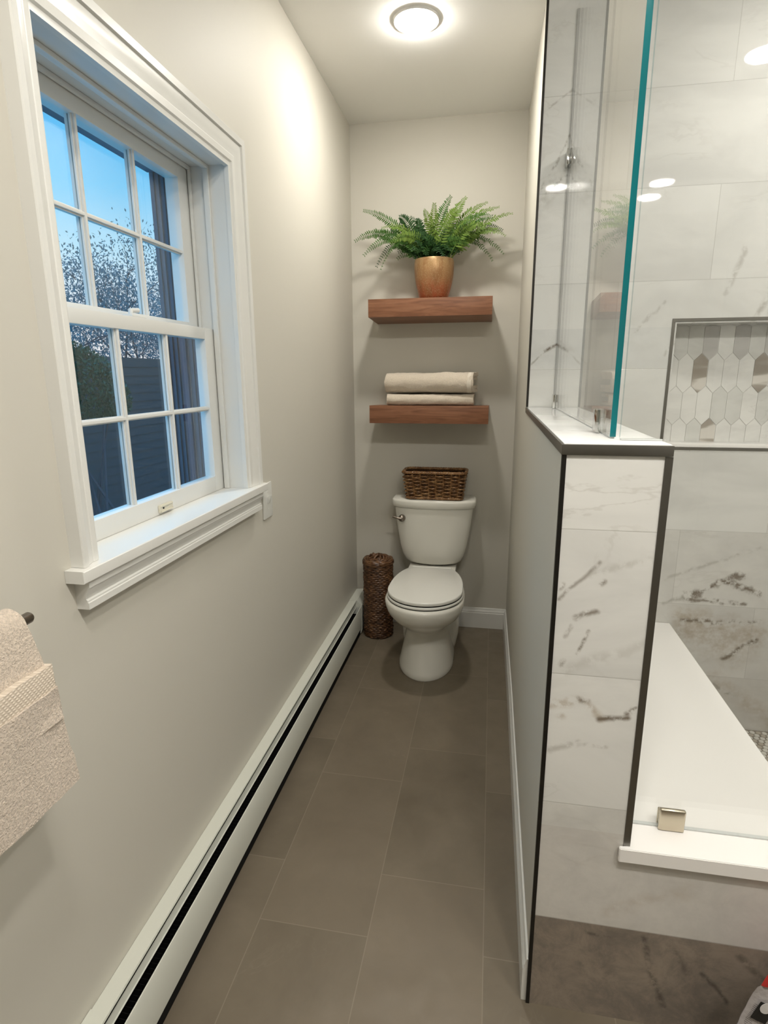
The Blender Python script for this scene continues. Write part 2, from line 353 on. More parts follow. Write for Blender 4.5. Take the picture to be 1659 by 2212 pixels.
M['grout'] = paint('grey_grout', (0.74, 0.73, 0.70), 0.8, 0.2)
M['grout_dark'] = paint('taupe_grout', (0.23, 0.205, 0.17), 0.85, 0.2)
M['pebble0'] = paint('hex_tile_pale', (0.62, 0.60, 0.55), 0.25, 0.4, 0.1, 12)
M['pebble1'] = paint('hex_tile_taupe', (0.42, 0.38, 0.32), 0.25, 0.4, 0.1, 12)
M['extsiding'] = paint('exterior_jamb_paint', (0.035, 0.085, 0.13), 0.45, 0.3, 0.08, 20)
M['extdark'] = paint('exterior_stop_paint', (0.006, 0.045, 0.10), 0.5, 0.3, 0.08, 20)
M['bark'] = paint('tree_bark', (0.04, 0.06, 0.075), 0.9, 0.1, 0.3, 9)
M['leafnight'] = leafmat('tree_leaf', (0.02, 0.12, 0.15), (0.045, 0.19, 0.23))
M['shrubleaf'] = leafmat('shrub_leaf', (0.012, 0.055, 0.03), (0.025, 0.09, 0.042))
M['fence'] = paint('dark_fence_boards', (0.0006, 0.033, 0.044), 0.7, 0.2, 0.15, 4)
M['grass'] = paint('pale_patio_stone', (0.50, 0.50, 0.49), 0.9, 0.1, 0.1, 3)

# ------------------------------------------------------------------ mesh helpers
ORG = {}
def link(o, parent=None):
    COL.objects.link(o)
    if parent is not None: o.parent = parent
    return o
def thing(name, label, cat, loc, group=None, kind=None):
    o = bpy.data.objects.new(name, None); COL.objects.link(o); o.location = loc
    o.empty_display_size = 0.05
    ORG[o.name] = Vector(loc)
    tag(o, label, cat, group, kind); return o
def tag(o, label=None, cat=None, group=None, kind=None):
    if label: o['label'] = label
    if cat: o['category'] = cat
    if group: o['group'] = group
    if kind: o['kind'] = kind
    return o
def build(name, bm, mats, parent=None, smooth=40, label=None, recalc=True):
    """link a bmesh given in world coordinates as one mesh object"""
    if recalc: bmesh.ops.recalc_face_normals(bm, faces=bm.faces)
    org = Vector((0, 0, 0))
    if parent is not None: org = ORG[parent.name]
    bmesh.ops.translate(bm, verts=bm.verts, vec=-org)
    me = bpy.data.meshes.new(name); bm.to_mesh(me); bm.free()
    for m in (mats if isinstance(mats, (list, tuple)) else [mats]): me.materials.append(m)
    if smooth:
        me.polygons.foreach_set('use_smooth', [True]*len(me.polygons)); me.set_sharp_from_angle(angle=math.radians(smooth))
    o = bpy.data.objects.new(name, me); link(o, parent)
    ORG[o.name] = org
    if label: o['label'] = label
    return o
def struct(name, bm, mats, smooth=40):
    o = build(name, bm, mats, None, smooth); o['kind'] = 'structure'; return o
def BM(): return bmesh.new()
def box(bm, x0, x1, y0, y1, z0, z1, bev=0.0, mi=0, seg=2):
    vs = [bm.verts.new((x, y, z)) for z in (z0, z1) for y in (y0, y1) for x in (x0, x1)]
    fs = [bm.faces.new([vs[i] for i in q]) for q in ((0, 2, 3, 1), (4, 5, 7, 6), (0, 1, 5, 4), (2, 6, 7, 3), (0, 4, 6, 2), (1, 3, 7, 5))]
    for f in fs: f.material_index = mi
    if bev:
        es = list({e for f in fs for e in f.edges})
        r = bmesh.ops.bevel(bm, geom=es, offset=bev, segments=seg, profile=0.6, affect='EDGES')
        for f in r['faces']: f.material_index = mi
    return fs
def loft(bm, rings, cap0=True, cap1=True, mi=0, closed=True):
    V = [[bm.verts.new(p) for p in r] for r in rings]
    n = len(V[0])
    for a, b in zip(V, V[1:]):
        for i in range(n if closed else n-1):
            j = (i+1) % n
            f = bm.faces.new((a[i], a[j], b[j], b[i])); f.material_index = mi
    if cap0: bm.faces.new(list(reversed(V[0]))).material_index = mi
    if cap1: bm.faces.new(V[-1]).material_index = mi
    return V
def lathe(bm, c, prof, n=40, mi=0, cap0=True, cap1=True):
    rings = [[(c[0]+r*math.cos(2*PI*i/n), c[1]+r*math.sin(2*PI*i/n), z) for i in range(n)] for r, z in prof]
    return loft(bm, rings, cap0, cap1, mi)
def tube(bm, pts, rad, n=8, mi=0, closed=False, caps=True):
    pts = [Vector(p) for p in pts]; N = len(pts)
    rads = rad if isinstance(rad, (list, tuple)) else [rad]*N
    rings = []; prev = None
    for i, p in enumerate(pts):
        if closed: t = pts[(i+1) % N]-pts[i-1]
        else: t = pts[min(i+1, N-1)]-pts[max(i-1, 0)]
        t.normalize()
        a = prev if prev is not None else (Vector((0, 0, 1)) if abs(t.z) < 0.9 else Vector((1, 0, 0)))
        a = (a - t*a.dot(t)).normalized(); b = t.cross(a); prev = a
        rings.append([p+(a*math.cos(2*PI*k/n)+b*math.sin(2*PI*k/n))*rads[i] for k in range(n)])
    if closed:
        V = [[bm.verts.new(q) for q in r] for r in rings]
        for i in range(N):
            A, B = V[i], V[(i+1) % N]
            for k in range(n):
                f = bm.faces.new((A[k], A[(k+1) % n], B[(k+1) % n], B[k])); f.material_index = mi
    else: loft(bm, rings, caps, caps, mi)
def prism(bm, poly, f0, f1, mi=0):
    """extrude a closed polygon between two mapping functions"""
    a = [bm.verts.new(f0(*p)) for p in poly]; b = [bm.verts.new(f1(*p)) for p in poly]; n = len(poly)
    for i in range(n):
        j = (i+1) % n; bm.faces.new((a[i], a[j], b[j], b[i])).material_index = mi
    bm.faces.new(list(reversed(a))).material_index = mi; bm.faces.new(b).material_index = mi
def profile_y(bm, poly, y0, y1, mi=0): prism(bm, poly, lambda x, z: (x, y0, z), lambda x, z: (x, y1, z), mi)
def profile_x(bm, poly, x0, x1, mi=0): prism(bm, poly, lambda y, z: (x0, y, z), lambda y, z: (x1, y, z), mi)

# ================================================================== SETTING
def room():
    bm = BM(); box(bm, XL-0.3, XE+0.2, YF-0.2, YB+0.2, -0.15, 0.0); struct('floor', bm, M['floor'])
    bm = BM(); box(bm, XL-0.3, XE+0.2, YF-0.2, YB+0.2, ZC, ZC+0.12); struct('ceiling', bm, M['ceil'])
    # left wall with the window hole
    x0, x1 = XL-0.225, XL; t = 0.014
    bm = BM()
    box(bm, x0, x1, YF-0.2, WY0-t, 0, ZC); box(bm, x0, x1, WY1+t, YB+0.2, 0, ZC)
    box(bm, x0, x1, WY0-t, WY1+t, 0, WZ0-0.03); box(bm, x0, x1, WY0-t, WY1+t, WZ1+t, ZC)
    struct('wall_left', bm, M['wall'], 0)
    bm = BM(); box(bm, XL, XRB, YB, YB+0.2, 0, ZC); struct('wall_back', bm, M['wall'], 0)
    # solid block right of the alcove: its left face is the alcove's right wall
    bm = BM()
    prism(bm, [(XR, YS+0.012), (XE+0.2, YS+0.012), (XE+0.2, YB+0.2), (XRB, YB+0.2)], lambda x, y: (x, y, 0), lambda x, y: (x, y, ZC)); 
    # niche pocket is formed by its own box in front of this block
    struct('wall_right', bm, M['wall'], 0)
    bm = BM(); box(bm, XE, XE+0.2, YF, YS, 0, ZC); struct('wall_shower_side', bm, M['marble_side'], 0)
    bm = BM(); box(bm, XL, XE, YF-0.2, YF, 0, ZC); struct('wall_front', bm, M['wall'], 0)
room()

NX0, NX1, NZ0, NZ1, ND = 0.637, 1.10, 1.180, 1.628, 0.090
def shower_back():
    # tiled wall plane, thickened forward of the block behind so the niche can be a real recess
    T0, T1 = YS, YS+0.012
    bm = BM()
    box(bm, XR+0.006, NX0, T0, T1, 0, ZC); box(bm, NX1, XE, T0, T1, 0, ZC)
    box(bm, NX0, NX1, T0, T1, 0, NZ0); box(bm, NX0, NX1, T0, T1, NZ1, ZC)
    struct('wall_shower_back', bm, M['marble_back'], 0)
shower_back()

def rebuild_block_with_niche():
    """the block behind the tile, opened up for the niche"""
    o = bpy.data.objects['wall_right']; bpy.data.objects.remove(o, do_unlink=True)
    bm = BM(); y0, yn = YS+0.012, YS+ND+0.012
    xl = lambda y: XR+(XRB-XR)*(y-y0)/(YB-y0)
    def pr(poly, z0, z1): prism(bm, poly, lambda x, y: (x, y, z0), lambda x, y: (x, y, z1))
    pr([(xl(yn), yn), (XE+0.2, yn), (XE+0.2, YB+0.2), (xl(YB+0.2), YB+0.2)], 0, ZC)
    pr([(xl(y0), y0), (NX0, y0), (NX0, yn), (xl(yn), yn)], 0, ZC)
    pr([(NX1, y0), (XE+0.2, y0), (XE+0.2, yn), (NX1, yn)], 0, ZC)
    pr([(NX0, y0), (NX1, y0), (NX1, yn), (NX0, yn)], 0, NZ0)
    pr([(NX0, y0), (NX1, y0), (NX1, yn), (NX0, yn)], NZ1, ZC)
    struct('wall_right', bm, M['wall'], 0)
rebuild_block_with_niche()

def half_wall():
    bm = BM()
    prism(bm, [(XR, YP+0.010), (0.312, YP+0.010), (0.312, YS-0.001), (XR+0.0055, YS-0.001), (XR+0.0055, YS+0.0119), (XR, YS+0.0119)], lambda x, y: (x, y, 0), lambda x, y: (x, y, 1.304))
    struct('wall_half', bm, M['wall'], 0)
    bm = BM(); box(bm, XR+0.006, 0.310, YP, YP+0.010, 0, 1.304); box(bm, 0.310, 0.735, YP, YP+0.010, 0, 0.440)
    struct('wall_half_tile', bm, M['marble_front'], 0)
    bm = BM(); box(bm, 0.312, 0.322, YP+0.012, YS-0.001, ZB, 1.304); struct('wall_half_inner_tile', bm, M['marble_side'], 0)
    # metal edges
    bm = BM(); box(bm, XR-0.002, XR+0.006, YP-0.002, YP+0.010, 0.0, 1.304); struct('trim_1', bm, M['blacktrim'])
    bm = BM(); box(bm, 0.310, 0.3235, YP-0.002, YP+0.012, ZB+0.0005, 1.3035); struct('trim_2', bm, M['trimmetal'])
    # ledge slab with its metal front
    bm = BM(); box(bm, XR+0.001, 0.3215, YP+0.002, YS-0.001, 1.3055, ZL, 0.0012); struct('trim_3', bm, M['ledge'])
    bm = BM(); box(bm, XR-0.004, 0.3225, YP-0.005, YP+0.0015, 1.3050, ZL-0.001, 0.0006); box(bm, XR-0.004, XR+0.0005, YP+0.0018, YS-0.001, 1.3050, ZL-0.001, 0.0006)
    struct('trim_4', bm, M['trimmetal'])
    bm = BM(); box(bm, XR-0.002, XR+0.0055, YS-0.0015, YS+0.0118, ZL+0.001, ZC-0.002); struct('trim_5', bm, M['blacktrim'])
half_wall()

def baseboards():
    # right wall board, profiled cap, stops at a plain block near the half wall end
    pr = [(0, 0), (-0.013, 0), (-0.013, 0.092), (-0.011, 0.096), (-0.011, 0.103), (-0.0085, 0.107), (-0.006, 0.116), (-0.005, 0.1205), (0, 0.1225)]
    bm = BM()
    ya, yb = YP+0.004, YB-0.014
    def at(y): return XR+(XRB-XR)*max(0, (y-YS))/(YB-YS)-0.0005
    ys = [ya, YS, yb]
    rings = [[(at(y)+p[0], y, p[1]+0.0005) for p in pr] for y in ys]
    loft(bm, rings); struct('baseboard_right', bm, M['trim'], 25)
    bm = BM()
    loft(bm, [[(x, YB-0.0005+p[0], p[1]+0.0005) for p in pr] for x in (XL+0.001, XRB-0.0015)]); struct('baseboard_back', bm, M['trim'], 25)
    # short plain board on the left wall near the back corner (behind the heater end)
baseboards()

# ================================================================== WINDOW
def window():
    root = thing('window_1', 'white double-hung window with six panes per sash on the left wall', 'window', (XL, (WY0+WY1)/2, WZ0), None, 'structure')
    wx = lambda d: XL-d
    # jamb lining
    bm = BM(); t = 0.0135; D = 0.224
    box(bm, wx(D), wx(0.0005), WY0-t, WY0, WZ0-0.0295, WZ1+t); box(bm, wx(D), wx(0.0005), WY1, WY1+t, WZ0-0.0295, WZ1+t)
    box(bm, wx(D), wx(0.0005), WY0, WY1, WZ1, WZ1+t)
    # inside stops and parting beads
    for (d0, d1, w) in ((0.046, 0.062, 0.010), (0.100, 0.108, 0.010), ):
        box(bm, wx(d1), wx(d0), WY0, WY0+w, WZ0+0.0003, WZ1-0.0005, 0.002); box(bm, wx(d1), wx(d0), WY1-w, WY1, WZ0+0.0003, WZ1-0.0005, 0.002)
        box(bm, wx(d1), wx(d0), WY0+w, WY1-w, WZ1-w, WZ1-0.0002, 0.002)
    build('window_jamb', bm, M['sashpaint'], root, 30)
    bm = BM(); d0, d1, w = 0.153, 0.170, 0.014
    box(bm, wx(d1), wx(d0), WY0+0.0004, WY0+w, WZ0, WZ1-0.0005, 0.002); box(bm, wx(d1), wx(d0), WY1-w, WY1-0.0004, WZ0, WZ1-0.0005, 0.002); box(bm, wx(d1), wx(d0), WY0+w, WY1-w, WZ1-w, WZ1-0.0006, 0.002)
    build('blind_stop', bm, M['extdark'], root, 30)
    # grooved track on the outer right jamb
    bm = BM()
    for i in range(7):
        d = 0.171+i*0.0076; box(bm, wx(d+0.0068), wx(d), WY1-0.010-0.005*(i % 2), WY1-0.0004, WZ0, WZ1-0.002)
        if i < 5: d = 0.109+i*0.0086; box(bm, wx(d+0.0078), wx(d), WY1-0.003-0.004*(i % 2), WY1-0.0004, WZ0, 1.566)
    box(bm, wx(0.224), wx(0.171), WY0, WY1-0.017, WZ0-0.029, WZ0-0.006); box(bm, wx(0.224), wx(0.171), WY0+0.0004, WY0+0.012, WZ0, WZ1-0.002); box(bm, wx(0.224), wx(0.171), WY0+0.013, WY1-0.017, WZ1-0.012, WZ1-0.0005)
    build('exterior_track', bm, M['extsiding'], root, 30)
    # casing: three mitred sides with a moulded profile (offset outward, height off the wall)
    pr = [(0.000, 0.0), (0.000, 0.013), (0.010, 0.015), (0.014, 0.019), (0.030, 0.019), (0.032, 0.0175), (0.046, 0.020), (0.060, 0.0235), (0.066, 0.0235), (0.068, 0.021), (0.070, 0.028), (0.086, 0.029), (0.089, 0.026), (0.089, 0.0)]
    y0, y1, z0, z1 = WY0+0.002, WY1-0.002, WZ0+0.0005, WZ1-0.004
    k = 0.60     # left leg sits tight to the corner and is narrower
    bm = BM(); rings = []
    rings.append([(XL+h, y0-o*0.68, z0) for o, h in pr]); rings.append([(XL+h, y0-o*0.68, z1+o) for o, h in pr])
    rings.append([(XL+h, y1+o, z1+o) for o, h in pr]); rings.append([(XL+h, y1+o, z0) for o, h in pr])
    loft(bm, rings); build('window_casing', bm, M['trim'], root, 20)
    # stool and moulded apron
    bm = BM(); poly = [(XL+0.040, 0.872), (XL+0.040, 1.768), (XL+0.0004, 1.768), (XL+0.0004, WY1-0.0005), (wx(0.0985), WY1-0.0005), (wx(0.0985), WY0+0.0005), (XL+0.0004, WY0+0.0005), (XL+0.0004, 0.872)]
    prism(bm, poly, lambda x, y: (x, y, WZ0-0.024), lambda x, y: (x, y, WZ0)); bmesh.ops.recalc_face_normals(bm, faces=bm.faces)
    es = [e for e in bm.edges if all(v.co.x > XL+0.02 for v in e.verts)]; bmesh.ops.bevel(bm, geom=es, offset=0.004, segments=3, profile=0.6, affect='EDGES'); build('window_stool', bm, M['trim'], root, 30)
    ap = [(0, 1.080), (0.031, 1.080), (0.031, 1.066), (0.0275, 1.0625), (0.0265, 1.058), (0.022, 1.050), (0.0205, 1.0425), (0.0235, 1.040), (0.0235, 1.0365), (0.0255, 1.035), (0.0255, 1.0225), (0, 1.0225)]
    bm = BM(); profile_y(bm, [(XL+a, z) for a, z in ap], 0.893, 1.742); build('window_apron', bm, M['trim'], root, 20)
    # sashes
    def sash(name, d0, d1, za, zb, bot, top, ms, mh, stile, label):
        bm = BM(); ya, yb = WY0+0.0015, WY1-0.0015; b = 0.003
        box(bm, wx(d1), wx(d0), ya, ya+stile, za, zb, b); box(bm, wx(d1), wx(d0), yb-stile, yb, za, zb, b)
        box(bm, wx(d1), wx(d0), ya+stile-0.002, yb-stile+0.002, za, za+bot, b); box(bm, wx(d1), wx(d0), ya+stile-0.002, yb-stile+0.002, zb-top, zb, b)
        o = build(name, bm, M['sashpaint'], root, 30, label)
        bm = BM(); gd = d0+0.0145
        def bar(kind, c):
            # profiled glazing bar: narrow front, wider shoulder, thin blade behind
            for (w, da, db) in ((0.0038, d0+0.003, d0+0.009), (0.0070, d0+0.0085, d0+0.0142), (0.0050, gd+0.0040, gd+0.011)):
                if kind == 'v': box(bm, wx(db), wx(da), c-w, c+w, za+bot-0.001, zb-top+0.001, 0.0012)
                else: box(bm, wx(db-0.0004), wx(da+0.0004), ya+stile-0.001, yb-stile+0.001, c-w*0.97, c+w*0.97, 0.0012)
        for m_ in ms: bar('v', m_)
        bar('h', mh)
        build('glazing_bars', bm, M['sashpaint'], o, 30)
        bm = BM(); box(bm, wx(gd+0.0038), wx(gd), ya+stile-0.004, yb-stile+0.004, za+bot-0.004, zb-top+0.004)
        build('pane', bm, M['pane'], o, 0)
        return o
    lo = sash('lower_sash', 0.065, 0.098, WZ0+0.0001, 1.584, 0.0465, 0.032, (1.2085, 1.4095), 1.355, 0.057, 'lower six-pane sash with ivory pull on its bottom rail')
    up = sash('upper_sash', 0.110, 0.150, 1.570, WZ1-0.0007, 0.030, 0.042, (1.2085, 1.4095), 1.787, 0.057, 'upper six-pane sash against the blue sky')
    bm = BM(); box(bm, wx(0.0648), wx(0.0590), 1.290, 1.352, 1.111, 1.131, 0.002); box(bm, wx(0.0595), wx(0.0565), 1.293, 1.349, 1.1125, 1.116, 0.001); box(bm, wx(0.0595), wx(0.0565), 1.293, 1.349, 1.126, 1.1295, 0.001)
    o = build('sash_pull', bm, M['ivory'], lo, 30)
    bm = BM(); box(bm, wx(0.0590), wx(0.0580), 1.303, 1.308, 1.120, 1.124); build('screw', bm, M['darkgap'], lo, 0)
    bm = BM(); box(bm, wx(0.098), wx(0.072), 1.275, 1.335, 1.5845, 1.590, 0.002); tube(bm, [(wx(0.085), 1.29, 1.590), (wx(0.085), 1.29, 1.599), (wx(0.082), 1.315, 1.602)], 0.006, 10)
    build('sash_lock', bm, M['sashpaint'], lo, 30)
window()

# ================================================================== OUTSIDE
def leaves(bm, pts, size, spread=1.0):
    for p in pts:
        s = size*random.uniform(0.6, 1.3); a = Euler((random.uniform(0, 6.3), random.uniform(0, 6.3), random.uniform(0, 6.3))).to_matrix()
        q = [Vector((-s, 0, 0)), Vector((0, -s*0.42, s*0.08)), Vector((s, 0, 0)), Vector((0, s*0.42, s*0.08))]
        bm.faces.new([bm.verts.new(Vector(p)+a @ v) for v in q])
def outside():
    bm = BM(); box(bm, -60, XL-0.24, -25, 60, -1.6, -1.3); o = struct('ground_patio', bm, M['grass'], 0)  # unseen ground made pale to bounce sky light up at the window
    # fence of dark horizontal boards
    root = thing('board_fence', 'tall dark fence of horizontal boards outside beyond the window', 'fence', (-6.1, 9, -1.3))
    bm = BM(); z = -1.3
    while z < 1.74:
        prism(bm, [(-6.13, z), (-6.098, z), (-6.112, z+0.153), (-6.13, z+0.153)], lambda x, q: (x, 4.0, q), lambda x, q: (x, 16.0, q)); z += 0.145
    build('boards', bm, M['fence'], root, 0)
    for y in (4.5, 7.0, 9.5, 12.0, 14.5):
        bm = BM(); box(bm, -6.20, -6.131, y-0.045, y+0.045, -1.3, 1.735); build('post', bm, M['fence'], root, 0)
    # tree: trunk, branches, sparse leaves
    base = Vector((-10.5, 15.6, -1.3))
    root = thing('leafy_tree', 'sparse-leaved tree rising above the fence against the dusk sky', 'tree', base)
    bm = BM(); tips = []
    def branch(p, d, L, r, lvl):
        pts = [p]; q = p.copy(); n = 5
        for i in range(n):
            d = (d+Vector((random.uniform(-.16, .16), random.uniform(-.16, .16), random.uniform(-.05, .12)))).normalized(); q = q+d*(L/n); pts.append(q.copy())
        tube(bm, pts, [r*(1-0.55*i/n) for i in range(n+1)], 5 if lvl < 2 else 4)
        if lvl >= 2: tips.extend(pts[1:])
        if lvl < 4:
            for c in range(4 if lvl == 0 else 3):
                s = pts[random.choice((2, 3, 4, 5))]
                dd = (d*0.55+Vector((random.uniform(-.8, .8), random.uniform(-1, 1), random.uniform(-.15, .75)))).normalized()
                branch(s, dd, L*random.uniform(0.55, 0.72), r*0.5, lvl+1)
    for k, (dy, dz) in enumerate(((-1.9, 0), (0.0, 0), (2.0, 0), (3.6, 0))):
        branch(base+Vector((random.uniform(-.3, .3), dy, 0)), Vector((0, random.uniform(-.12, .12), 1)), 3.15, 0.07, 0)
    build('trunk', bm, M['bark'], root, 0)
    bm = BM(); pts = []
    for t_ in tips:
        if t_.z > 5.1+0.16*(t_.y-13.5) or t_.z < 1.4: continue
        for i in range(11): pts.append(t_+Vector((random.gauss(0, .30), random.gauss(0, .34), random.gauss(0, .26))))
    random.shuffle(pts); leaves(bm, pts[:22000], 0.046); o = build('foliage', bm, M['leafnight'], root, 0, recalc=False)
    # low shrub near the fence
    root = thing('green_shrub', 'rounded green shrub in front of the dark fence outside', 'shrub', (-5.0, 6.35, -1.3))
    bm = BM(); pts = []
    while len(pts) < 6000:
        a, b, r = random.uniform(0, 2*PI), random.uniform(-1, 1), random.uniform(.75, 1.05)
        s = math.sqrt(1-b*b); p = Vector((-5.0+0.45*r*s*math.cos(a), 6.55+0.50*r*s*math.sin(a)-0.35*b, 1.35+0.50*r*b)); pts.append(p)
    leaves(bm, pts, 0.032); build('foliage', bm, M['shrubleaf'], root, 0, recalc=False)
    bm = BM()
    for i in range(5):
        tube(bm, [(-5.0+random.uniform(-.05, .05), 6.55+random.uniform(-.05, .05), -1.3), (-5+random.uniform(-.2, .2), 6.55+random.uniform(-.2, .2), -0.3), (-5+random.uniform(-.4, .4), 6.55+random.uniform(-.4, .4), 0.9)], [0.025, 0.02, 0.01], 5)
    build('stem', bm, M['bark'], root, 0)
outside()

# ================================================================== LAMPS
RING = []
def lamp(x, y, label, level):
    root = thing('ceiling_light', label, 'ceiling light', (x, y, ZC), 'round recessed ceiling lights')
    n = 48
    if not RING:
        bm = BM(); lathe(bm, (x, y), [(0.0715, ZC-0.0005), (0.0825, ZC-0.0005), (0.0825, ZC-0.004), (0.079, ZC-0.008), (0.073, ZC-0.0085), (0.0715, ZC-0.007)], n, cap0=False, cap1=False)
        RING.append(build('trim_ring', bm, M['lampring'], root))
    else:
        c = RING[0].copy(); COL.objects.link(c); c.parent = root
    bm = BM(); lathe(bm, (x, y), [(0.0712, ZC-0.006), (0.0712, ZC-0.0105), (0.066, ZC-0.015), (0.050, ZC-0.019), (0.028, ZC-0.021), (0.004, ZC-0.0215)], n)
    build('lens', bm, emit('lamp_lens', LAMP_COL, LAMP*level), root, label='glowing round lens')
lamp(-0.312, 2.374, 'glowing round recessed light in the ceiling above the toilet', 0.82)
lamp(0.375, 0.215, 'recessed ceiling light whose bright streak shows in the tile left of the shower glass', 1.05)
lamp(-0.035, 0.222, 'recessed ceiling light whose streak is mirrored again by the side glass panel', 0.75)
lamp(1.05, 0.18, 'recessed ceiling light mirrored as the upper of two pale ovals in the shower back wall', 0.65)
lamp(1.05, -0.147, 'recessed ceiling light mirrored as the lower of two pale ovals in the shower back wall', 0.6)
lamp(1.01, 1.78, 'recessed ceiling light over the shower, mirrored at the upper right of the tile', 0.5)

# ================================================================== TOILET
TX = -0.287
def ering(cx, yc, a, bf, bb, z, n=56, ef=2.0, eb=2.6, clampy=None):
    """egg outline: half ellipse toward the viewer, squarer behind"""
    r = []
    for i in range(n):
        t = 2*PI*i/n; c, s = math.cos(t), math.sin(t)
        if s < 0: x = a*math.copysign(abs(c)**(2/ef), c); y = -bf*abs(s)**(2/ef)
        else: x = a*math.copysign(abs(c)**(2/eb), c); y = bb*abs(s)**(2/eb)
        y += yc
        if clampy is not None: y = min(y, clampy)
        r.append((cx+x, y, z))
    return r
def toilet():
    root = thing('toilet', 'white two-piece toilet with closed lid at the end of the alcove', 'toilet', (TX, 2.80, 0.0))
    # bowl and pedestal in one skin
    bm = BM()
    prof = [  # z, half width, centre y, front depth, back depth
        (0.0005, 0.136, 2.72, 0.207, 0.36), (0.010, 0.140, 2.72, 0.211, 0.36), (0.030, 0.1375, 2.72, 0.206, 0.36), (0.08, 0.125, 2.72, 0.186, 0.35), (0.14, 0.113, 2.72, 0.168, 0.345),
        (0.19, 0.106, 2.72, 0.160, 0.34), (0.225, 0.106, 2.71, 0.160, 0.34), (0.255, 0.118, 2.68, 0.168, 0.36), (0.285, 0.142, 2.65, 0.186, 0.36), (0.315, 0.166, 2.63, 0.205, 0.36),
        (0.345, 0.181, 2.615, 0.217, 0.36), (0.375, 0.189, 2.607, 0.222, 0.35), (0.398, 0.191, 2.603, 0.221, 0.34), (0.408, 0.187, 2.603, 0.216, 0.335), (0.411, 0.178, 2.603, 0.206, 0.32)]
    loft(bm, [ering(TX+0.004, yc, a, bf, bb, z) for z, a, yc, bf, bb in prof]); build('bowl', bm, M['porcelain'], root, 60)
    # trapway swelling at the rear, as wide as the foot
    bm = BM()
    tp = [(0.0005, 0.134, 0.155), (0.04, 0.144, 0.165), (0.09, 0.152, 0.175), (0.14, 0.153, 0.178), (0.19, 0.145, 0.170), (0.235, 0.126, 0.150), (0.28, 0.098, 0.132), (0.31, 0.085, 0.13), (0.36, 0.10, 0.13), (0.40, 0.115, 0.13), (0.4180, 0.115, 0.13)]
    loft(bm, [ering(TX+0.004, 2.945, a, b, b, z, ef=2.8, eb=3.2) for z, a, b in tp]); build('trapway', bm, M['porcelain'], root, 60)
    # tank: bucket shape with a bowed front
    def tring(a, yf, yb, z, n=64, bow=0.030, e=5.0):
        r = []; yc, b = (yf+yb)/2, (yb-yf)/2
        for i in range(n):
            t = 2*PI*i/n; c, s = math.cos(t), math.sin(t)
            x = a*math.copysign(abs(c)**(2/e), c); y = yc+b*math.copysign(abs(s)**(2/e), s)
            if y < yc: y += bow*(x/a)**2*((yc-y)/b)
            r.append((TX+x, y, z))
        return r
    bm = BM()
    tk = [(0.4235, 0.080, 3.035, 3.13), (0.4265, 0.112, 3.018, 3.15), (0.434, 0.136, 3.005, 3.158), (0.450, 0.1555, 2.996, 3.164), (0.482, 0.171, 2.990, 3.168), (0.53, 0.183, 2.985, 3.170), (0.60, 0.1945, 2.980, 3.171), (0.66, 0.203, 2.976, 3.172), (0.72, 0.210, 2.972, 3.172), (0.750, 0.213, 2.970, 3.172)]
    loft(bm, [tring(a, yf, yb, z) for z, a, yf, yb in tk]); build('tank', bm, M['porcelain'], root, 60)
    bm = BM()
    ld = [(0.7515, 0.218, 2.966, 3.175), (0.756, 0.2235, 2.960, 3.177), (0.770, 0.226, 2.957, 3.178), (0.785, 0.227, 2.956, 3.178), (0.793, 0.225, 2.958, 3.177), (0.797, 0.219, 2.964, 3.172)]
    loft(bm, [tring(a, yf, yb, z, bow=0.034) for z, a, yf, yb in ld]); build('tank_lid', bm, M['porcelain'], root, 60)
    # flush lever
    px, py, pz = TX-0.166, 2.982, 0.695
    bm = BM()
    rings = [[(px+r*math.cos(2*PI*i/20), y, pz+r*math.sin(2*PI*i/20)) for i in range(20)] for r, y in ((0.019, py+0.008), (0.019, py-0.006), (0.015, py-0.013), (0.008, py-0.018), (0.002, py-0.019))]
    loft(bm, rings); tube(bm, [(px-0.002, py-0.014, pz), (px-0.018, py-0.017, pz+0.003), (px-0.034, py-0.015, pz+0.007), (px-0.048, py-0.011, pz+0.009)], [0.007, 0.006, 0.0055, 0.006], 10)
    build('flush_lever', bm, M['bronze'], root, 50, 'dark metal flush lever')
    # seat ring and lid
    def slab(name, z0, z1, a, bf, yc, back, rim, mat, lab=None):
        bm = BM(); h = z1-z0
        rr = [(z0, -0.0012), (z0+0.15*h, 0), (z0+0.7*h, 0), (z0+0.92*h, -0.35*rim), (z1, -rim)]
        loft(bm, [ering(TX+0.006, yc, a+d, bf+d, back-yc+0.045, z, n=72, ef=2.05, eb=2.35, clampy=back+d) for z, d in rr]); return build(name, bm, mat, root, 50, lab)
    slab('seat', 0.4165, 0.4275, 0.183, 0.203, 2.605, 2.885, 0.004, M['seat'])
    slab('seat_lid', 0.4340, 0.4500, 0.180, 0.198, 2.603, 2.908, 0.006, M['seat'], 'closed flat round lid')
    for nm, z0, z1, ra in (('bumper', 0.4108, 0.4164, 0.1800), ('bumper', 0.4276, 0.4339, 0.1775)):  # added black fillers, the dark shade of the seat and lid gaps
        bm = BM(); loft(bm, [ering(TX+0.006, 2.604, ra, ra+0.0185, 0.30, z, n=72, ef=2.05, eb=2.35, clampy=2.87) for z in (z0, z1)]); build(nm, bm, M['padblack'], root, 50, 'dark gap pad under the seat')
    bm = BM(); box(bm, TX-0.10, TX+0.11, 2.916, 2.938, 0.432, 0.446, 0.005); build('hinge', bm, M['seat'], root)
    bm = BM(); box(bm, TX-0.13, TX+0.13, 2.88, 3.10, 0.39, 0.4200, 0.01); build('tank_shelf', bm, M['porcelain'], root)
toilet()

